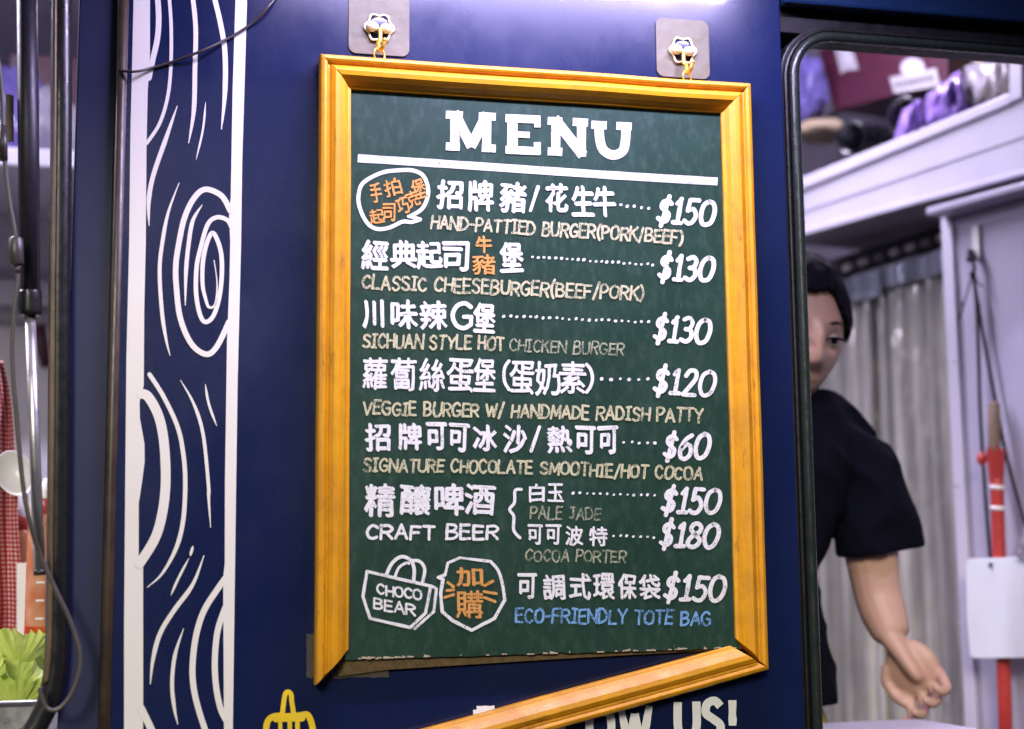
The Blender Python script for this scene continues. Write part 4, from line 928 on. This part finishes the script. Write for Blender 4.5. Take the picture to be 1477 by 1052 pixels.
pts = [(1393, 812), (1397, 806), (1420, 806), (1500, 803), (1560, 800), (1552, 960), (1500, 947), (1402, 950), (1398, 945), (1393, 880)]
slabE([(1393, 812), (1398, 806), (1440, 805), (1490, 802), (1496, 806), (1498, 945), (1494, 949), (1405, 950), (1399, 946), (1394, 890)], .052, -.008, 'board', M['board_white'], hb, .001)
b = MB(); b.tube([PE(1429, 812, .0535), PE(1429, 818, .0535)], .003, 10); b.build('eyelet', M['cord'], hb)
bl = lump('plastic_bag', PE(1490, 788, .04), (.022, .02, .03), M['clear_bag'], 'pale blue plastic scrap above the hanging board at the right edge', 'plastic bag', seed=12)
# white counter in the right hatch
zcr = P(1250, 1040, .235).z
b = MB(); b.slab([Vector((P(1120, 1040, .2).x, .125, zcr)), Vector((P(1120, 1040, .2).x, .235, zcr)), Vector((P(1325, 1038, .235).x, .235, zcr)), Vector((P(1412, 1058, .125).x, .125, zcr))], Vector((0, 0, -.03))); b.build('serving_ledge', M['white_panel'], truck, .003)

# ------------------------------------------------------------------ person
per = thing('person', 'person in a black t-shirt leaning half hidden behind the edge of the right hatch', 'person', (P(1130, 800, .36).x, .40, ZB + .04))
DP = .36
HC = P(1137, 481, DP)
Rh = Matrix.Translation(HC) @ Matrix.Rotation(math.radians(4), 4, 'Z') @ Matrix.Rotation(math.radians(4), 4, 'Y') @ Matrix.Rotation(math.radians(9), 4, 'X')
def gauss(x, s): return math.exp(-(x / s) ** 2)
def head_pt(d, grow=0.0, face=True):
    x, y, z = d
    jaw = 1 - .34 * max(0, -z) ** 1.5 * (1 if y < .3 else .6)
    px = (.0775 + grow) * x * jaw; pz = (.118 + grow) * z; py = (.097 + grow) * y * (1 - .10 * max(0, -z))
    if y > 0 and z < 0: py *= 1 - .35 * (-z) ** 1.5
    if face and y < 0:
        py *= .93
        nose = gauss(px, .0125 + .004 * (z < -.2)) * max(0, min(1, (.02 - pz) / .05)) * max(0, min(1, (pz + .052) / .012)) ; py -= .021 * nose
        py -= .008 * gauss(px, .009) * gauss(pz - .005, .02)
        py += .0085 * gauss(abs(px) - .031, .016) * gauss(pz + .006, .012)
        py -= .0035 * gauss(abs(px) - .028, .022) * gauss(pz - .020, .010)
        py -= .005 * gauss(abs(px) - .043, .018) * gauss(pz + .028, .02)
        py -= .0055 * gauss(px, .020) * (gauss(pz + .066, .0045) + gauss(pz + .076, .005)) - .002 * gauss(px, .02) * gauss(pz + .071, .0025)
        py -= .006 * gauss(px, .018) * gauss(pz + .098, .014)
    return Vector((px, py, pz))
def sphere_dirs(n, m): return [Vector((math.sin(math.pi*j/m)*math.cos(2*math.pi*k/n), math.sin(math.pi*j/m)*math.sin(2*math.pi*k/n), math.cos(math.pi*j/m))) for j in range(m+1) for k in range(n)]
def sphere_faces(n, m): return [(j*n+k, (j+1)*n+k, (j+1)*n+(k+1) % n, j*n+(k+1) % n) for j in range(m) for k in range(n)]
parts = MB()
dn, dm = 120, 90
parts.add([Rh @ head_pt(d) for d in sphere_dirs(dn, dm)], sphere_faces(dn, dm), True)
for sx in (-1, 1): parts.ball(Rh @ Vector((sx * .077, .012, -.005)), (.005, .014, .026), 14, 10)
def skinmesh(chain, edges, name, subs=2, root=0):
    """chain: (point, radius) list; edges: index pairs"""
    me = bpy.data.meshes.new(name); me.from_pydata([tuple(p) for p, _ in chain], edges, []); o = bpy.data.objects.new(name, me); COL.objects.link(o)
    o.modifiers.new('s', 'SKIN'); sv = me.skin_vertices[0].data
    for v, (_, r) in zip(sv, chain): v.radius = (r if isinstance(r, tuple) else (r, r))
    for i, v in enumerate(sv): v.use_root = (i == root)
    d = o.modifiers.new('d', 'SUBSURF'); d.levels = subs
    dg = bpy.context.evaluated_depsgraph_get(); m2 = bpy.data.meshes.new_from_object(o.evaluated_get(dg))
    vs = [v.co.copy() for v in m2.vertices]; fs = [tuple(p.vertices) for p in m2.polygons]
    bpy.data.objects.remove(o); bpy.data.meshes.remove(me); bpy.data.meshes.remove(m2); return vs, fs
neck = Rh @ Vector((0, .02, -.10)); 
SHc = P(1122, 668, DP + .03)                     # chest top
Rsh = P(1236, 662, DP); Lsh = SHc + (SHc - Rsh) * Vector((1, 1, 1)).length / 1.732
Lsh = SHc + Vector((-(Rsh.x - SHc.x), .02, 0)); pel = Vector((P(1058, 1000, DP + .04).x, DP + .04, SHc.z - .50))
elb = P(1266, 862, DP - .01); wri = P(1290, 925, DP - .04)
fl = ZB + .04
chain = [(pel, (.09, .08)), (pel + Vector((0, 0, .17)), (.07, .07)), (SHc + Vector((-.04, .0, -.12)), (.07, .07)), (SHc + Vector((0, .0, -.01)), (.075, .06)), (SHc.lerp(neck, .55), .055), (neck, .052), (neck + Vector((0, 0, .05)), .05),
         (SHc.lerp(Rsh, .6), .065), (Rsh, .055), (Rsh.lerp(elb, .5), .047), (elb, .037), (elb.lerp(wri, .35), .038), (elb.lerp(wri, .8), .031), (wri, .026),
         (SHc.lerp(Lsh, .6), .065), (Lsh, .055), (Lsh + Vector((-.02, 0, -.27)), .042), (Lsh + Vector((0, -.12, -.48)), .027),
         (pel + Vector((.09, 0, -.08)), .09), (pel + Vector((.10, -.01, -.42)), .06), (Vector((pel.x + .10, pel.y, fl + .09)), .042), (Vector((pel.x + .11, pel.y - .13, fl + .035)), .035),
         (pel + Vector((-.09, 0, -.08)), .09), (pel + Vector((-.10, -.01, -.42)), .06), (Vector((pel.x - .10, pel.y, fl + .09)), .042), (Vector((pel.x - .11, pel.y - .13, fl + .035)), .035)]
edges = [(0,1),(1,2),(2,3),(3,4),(4,5),(5,6),(3,7),(7,8),(8,9),(9,10),(10,11),(11,12),(12,13),(3,14),(14,15),(15,16),(16,17),(0,18),(18,19),(19,20),(20,21),(0,22),(22,23),(23,24),(24,25)]
vs, fs = skinmesh(chain, edges, 'bodychain'); parts.add(vs, fs, True)
# hand: palm plus five bent fingers
hx = (P(1332, 985, DP - .06) - wri).normalized(); side = hx.cross(Vector((0, 1, 0))).normalized(); side = -side if side.x < 0 else side; nrm = hx.cross(side).normalized()
nrm = nrm if nrm.y < 0 else -nrm
_a = math.radians(48); nrm, side = nrm * math.cos(_a) - side * math.sin(_a), side * math.cos(_a) + nrm * math.sin(_a)
palm = wri + hx * .045
pv, pf = skinmesh([(wri - hx * .03, (.025, .022)), (wri, (.026, .019)), (wri + hx * .035, (.036, .016)), (wri + hx * .072, (.040, .014))], [(0,1),(1,2),(2,3)], 'palmchain'); parts.add(pv, pf, True)
parts.add([palm + side * (x * .040) + nrm * (y * .0155) + hx * (z * .044) for x, y, z in sphere_dirs(24, 16)], sphere_faces(24, 16), True)
for k, (sx, L, curl) in enumerate(((-.030, .074, .80), (-.010, .082, .90), (.011, .078, .98), (.030, .066, 1.05))):
    base = wri + hx * .070 + side * sx; d = hx + side * sx * 5; d.normalize(); pts = [(base - d * .02, .0095), (base, .0092)]; p = base
    for q, seg in enumerate((.42, .32, .26)):
        an = curl * (q + .6); dd = (d * math.cos(an) - nrm * -1 * math.sin(an)).normalized(); p = p + dd * L * seg; pts.append((p, .0085 - .0009 * q))
    v2, f2 = skinmesh(pts, [(i, i+1) for i in range(len(pts)-1)], 'finger'); parts.add(v2, f2, True)
tb = wri + hx * .02 - side * .028
pts = [(tb, .010), (tb + (hx * .6 - side * .55 + nrm * .1).normalized() * .028, .0092), (tb + (hx * .9 - side * .35 + nrm * .15).normalized() * .050, .0082), (tb + (hx * 1.1 - side * .1 + nrm * .25).normalized() * .066, .0075)]
v2, f2 = skinmesh(pts, [(0,1),(1,2),(2,3)], 'thumb'); parts.add(v2, f2, True)
def remesh(o, voxel, smooth=4):
    r = o.modifiers.new('r', 'REMESH'); r.mode = 'VOXEL'; r.voxel_size = voxel; r.use_smooth_shade = True
    s = o.modifiers.new('sm', 'SMOOTH'); s.factor = .5; s.iterations = smooth
    dg = bpy.context.evaluated_depsgraph_get(); m = bpy.data.meshes.new_from_object(o.evaluated_get(dg)); o.modifiers.clear()
    old = o.data; o.data = m; bpy.data.meshes.remove(old)
    for p in m.polygons: p.use_smooth = True
body = parts.build('body', M['skin'], per); remesh(body, .0032, 3)
if not body.data.materials: body.data.materials.append(M['skin'])
# hair: a shell with a hairline, slightly uneven
b = MB(); n, m = 120, 90; dirs = sphere_dirs(n, m); keep = set(); vs = []
for i, d in enumerate(dirs):
    az = abs(math.atan2(d.x, -d.y))                      # 0 = front
    line = .52 + .03 * math.sin(d.x * 9) - .95 * max(0, (az - .30)) ** 1.2 if az < 1.95 else -.62
    line = max(line, -.02) if az < 1.95 else -.62
    if d.z > line - .02: keep.add(i)
    g_ = .009 + .0025 * noise.noise(Vector((d.x * 9, d.y * 9, d.z * 2))); g_ *= min(1, .35 + 3 * max(0, d.z - line))
    vs.append(Rh @ head_pt(d, g_ + .002, False))
fs = [f for f in sphere_faces(n, m) if all(i in keep for i in f)]
b.add(vs, fs, True); b.ball(Rh @ Vector((0, .115, .0)), (.04, .035, .04), 20, 14)
hr = b.build('hair', M['hair'], per); s = hr.modifiers.new('s', 'SOLIDIFY'); s.thickness = .006; s.offset = -1
# eyes, brows
for sx in (-1, 1):
    c = Vector((sx * .0315, -.0752, -.007)); b = MB(); b.ball(Rh @ c, .0112, 20, 14); e = b.build('eye', M['eye_white'], per)
    b = MB(); b.ball(Rh @ (c + Vector((-.0010, -.0064, .0000))), (.0062, .0062, .0062), 16, 12); b.build('iris', M['iris'], e)
    lid = [Rh @ (c + Vector((.0165 * math.cos(a), -.0105 - .004 * math.sin(a), -.0005 + .0046 * math.sin(a)))) for a in [math.pi * i / 10 for i in range(11)]]
    b = MB(); b.tube(lid, [.0012 + .0012 * math.sin(math.pi * i / 10) for i in range(11)], 8); b.build('eyelash', M['iris'], per)
    b = MB(); br = [Rh @ (Vector((sx * (.014 + .036 * t), -.0885 + .020 * t * t, .016 + .004 * math.sin(t * 2.4)))) for t in [i / 8 for i in range(9)]]
    b.tube(br, [.0010, .0018, .0022, .0022, .0020, .0018, .0015, .0011, .0006], 8); b.build('eyebrow', M['hair'], per)
# t-shirt: torso and wide sleeve
sh = MB()
ch = [(P(1140, 640, DP + .02), .075), (SHc.lerp(Rsh, .55) + Vector((0, 0, .012)), .078), (Rsh + Vector((-.004, 0, -.016)), .066)]
vs, fs = skinmesh(ch, [(0,1),(1,2)], 'shirtchain'); sh.add(vs, fs, True)
def loft(b, rings):
    n = 28; vs = []
    for c, ex, ey in rings:
        for k in range(n): a = 2*math.pi*k/n; vs.append(c + ex * math.cos(a) + ey * math.sin(a))
    L = len(rings); b.add(vs, [(i*n+k, i*n+(k+1) % n, (i+1)*n+(k+1) % n, (i+1)*n+k) for i in range(L-1) for k in range(n)] + [tuple(range(n))[::-1], tuple(range((L-1)*n, L*n))], True)
def ring_at(cx, y, hw, dep, d=.02): c = P(cx, y, DP + d); return (c, Vector((hw / 985, 0, 0)), Vector((0, dep, 0)))
loft(sh, [ring_at(1150, 566, 52, .055, .035), ring_at(1148, 592, 96, .070, .03), ring_at(1143, 628, 126, .082), ring_at(1132, 660, 126, .09), ring_at(1118, 700, 112, .10), ring_at(1084, 770, 116, .11), ring_at(1066, 830, 110, .11), ring_at(1067, 900, 122, .11), ring_at(1068, 1012, 138, .12)])
hemL, hemR = P(1206, 806, DP), P(1326, 786, DP); hc = (hemL + hemR) / 2; hx_ = (hemR - hemL) / 2
loft(sh, [(Rsh + Vector((-.01, 0, .035)), Vector((.045, 0, -.02)), Vector((0, .055, 0))), (Rsh + Vector((.0, 0, .0)), Vector((.060, 0, -.012)), Vector((0, .068, 0))), (Rsh.lerp(hc, .5), Vector((.058, 0, .008)), Vector((0, .064, 0))), (hc.lerp(Rsh, .08), hx_ * .96, Vector((0, .062, 0))), (hc, hx_ * .97, Vector((0, .062, 0)))])
loft(sh, [(Lsh + Vector((.0, 0, .03)), Vector((.06, 0, 0)), Vector((0, .065, 0))), (Lsh + Vector((-.02, 0, -.15)), Vector((.062, 0, 0)), Vector((0, .06, 0)))])
o = sh.build('t_shirt', M['shirt'], per); remesh(o, .005, 6)
for v in o.data.vertices:
    q = Vector((v.co.x * 16 + v.co.z * 13, v.co.y * 6, v.co.z * 7 - v.co.x * 5)); v.co += Vector((noise.noise(v.co * 12) * .005, (1 - abs(noise.noise(q))) ** 3 * -.013 + noise.noise(v.co * 11 + Vector((3, 0, 0))) * .010, 0))
if not o.data.materials: o.data.materials.append(M['shirt'])
b = MB(); loft(b, [(pel + Vector((0, 0, .20)), Vector((.105, 0, 0)), Vector((0, .10, 0))), (pel + Vector((0, 0, .10)), Vector((.150, 0, 0)), Vector((0, .115, 0))), (pel + Vector((0.01, 0, -.10)), Vector((.17, 0, 0)), Vector((0, .13, 0))), (pel + Vector((0.01, 0, -.30)), Vector((.18, 0, 0)), Vector((0, .14, 0)))]); b.build('apron', M['yellow_cloth'], per)
b = MB()
for sx in (-1, 1): loft(b, [(pel + Vector((sx * .085, 0, .04)), Vector((.09, 0, 0)), Vector((0, .11, 0))), (pel + Vector((sx * .10, 0, -.42)), Vector((.075, 0, 0)), Vector((0, .085, 0))), (Vector((pel.x + sx * .10, pel.y, fl + .08)), Vector((.06, 0, 0)), Vector((0, .065, 0)))])
b.build('trousers', M['trousers'], per)

# ------------------------------------------------------------------ awning and lamps (just above the picture)
AZ = CAM.z + .815
aw = thing('awning', 'corrugated metal awning over the side of the truck', 'awning', (0, -.5, AZ))
b = MB(); N = 400; x0, x1 = XL(420), XL(1075); vs = []
for i in range(N + 1):
    x = -1.6 + 3.6 * i / N; z = AZ + .008 * math.sin(x * 2 * math.pi / .036)
    vs += [(x, -.10, z + .02), (x, -.92, z)]
b.add(vs, [(2*i, 2*i+1, 2*i+3, 2*i+2) for i in range(N)], True); b.build('corrugated_sheet', M['alu'], aw)
b = MB(); b.box((-1.6, -.10, AZ - .01), (2.0, -.001, AZ + .05)); b.build('mounting_bar', M['blue_grey'], aw)
lampx = (XL(560) + XL(1060)) / 2; lw = .62
led = thing('led_tube', 'lit violet-white LED tube fixed under the awning above the menu board', 'lamp', (lampx, -.24, AZ - .03))
b = MB(); b.tube([(lampx - lw/2, -.24, AZ - .040), (lampx + lw/2, -.24, AZ - .040)], .012, 12); b.build('tube', M['led'], led)
b = MB(); b.box((lampx - lw/2 - .02, -.255, AZ - .028), (lampx + lw/2 + .02, -.225, AZ - .008)); b.build('housing', M['white_plastic'], led)
def area(name, loc, rot, sx, sy, e, col):
    l = bpy.data.lights.new(name, 'AREA'); l.shape = 'RECTANGLE'; l.size = sx; l.size_y = sy; l.energy = e; l.color = col
    o = bpy.data.objects.new(name, l); COL.objects.link(o); o.location = loc; o.rotation_euler = rot; return o
area('led_light', (lampx, -.24, AZ - .056), (0, 0, 0), lw, .03, 14, (.68, .58, 1.0))
# ceiling lamps inside the truck
for k, (lx, ly) in enumerate(((-1.0, .57), (.75, .75))):
    lm = thing('ceiling_lamp', 'white tube lamp on the truck ceiling over the ' + ('left' if k == 0 else 'right') + ' hatch', 'lamp', (lx, ly, 2.98), 'tube lamps on the truck ceiling')
    b = MB(); b.box((lx - .6, ly - .05, 2.955), (lx + .6, ly + .05, 2.989)); b.build('housing', M['white_plastic'], lm)
    b = MB(); b.tube([(lx - .58, ly, 2.938), (lx + .58, ly, 2.938)], .013, 12); b.build('tube', M['led'], lm)
    area('ceiling_light', (lx, ly, 2.92), (0, 0, 0), 1.15, .05, (32, 22)[k], (.86, .80, 1.0))
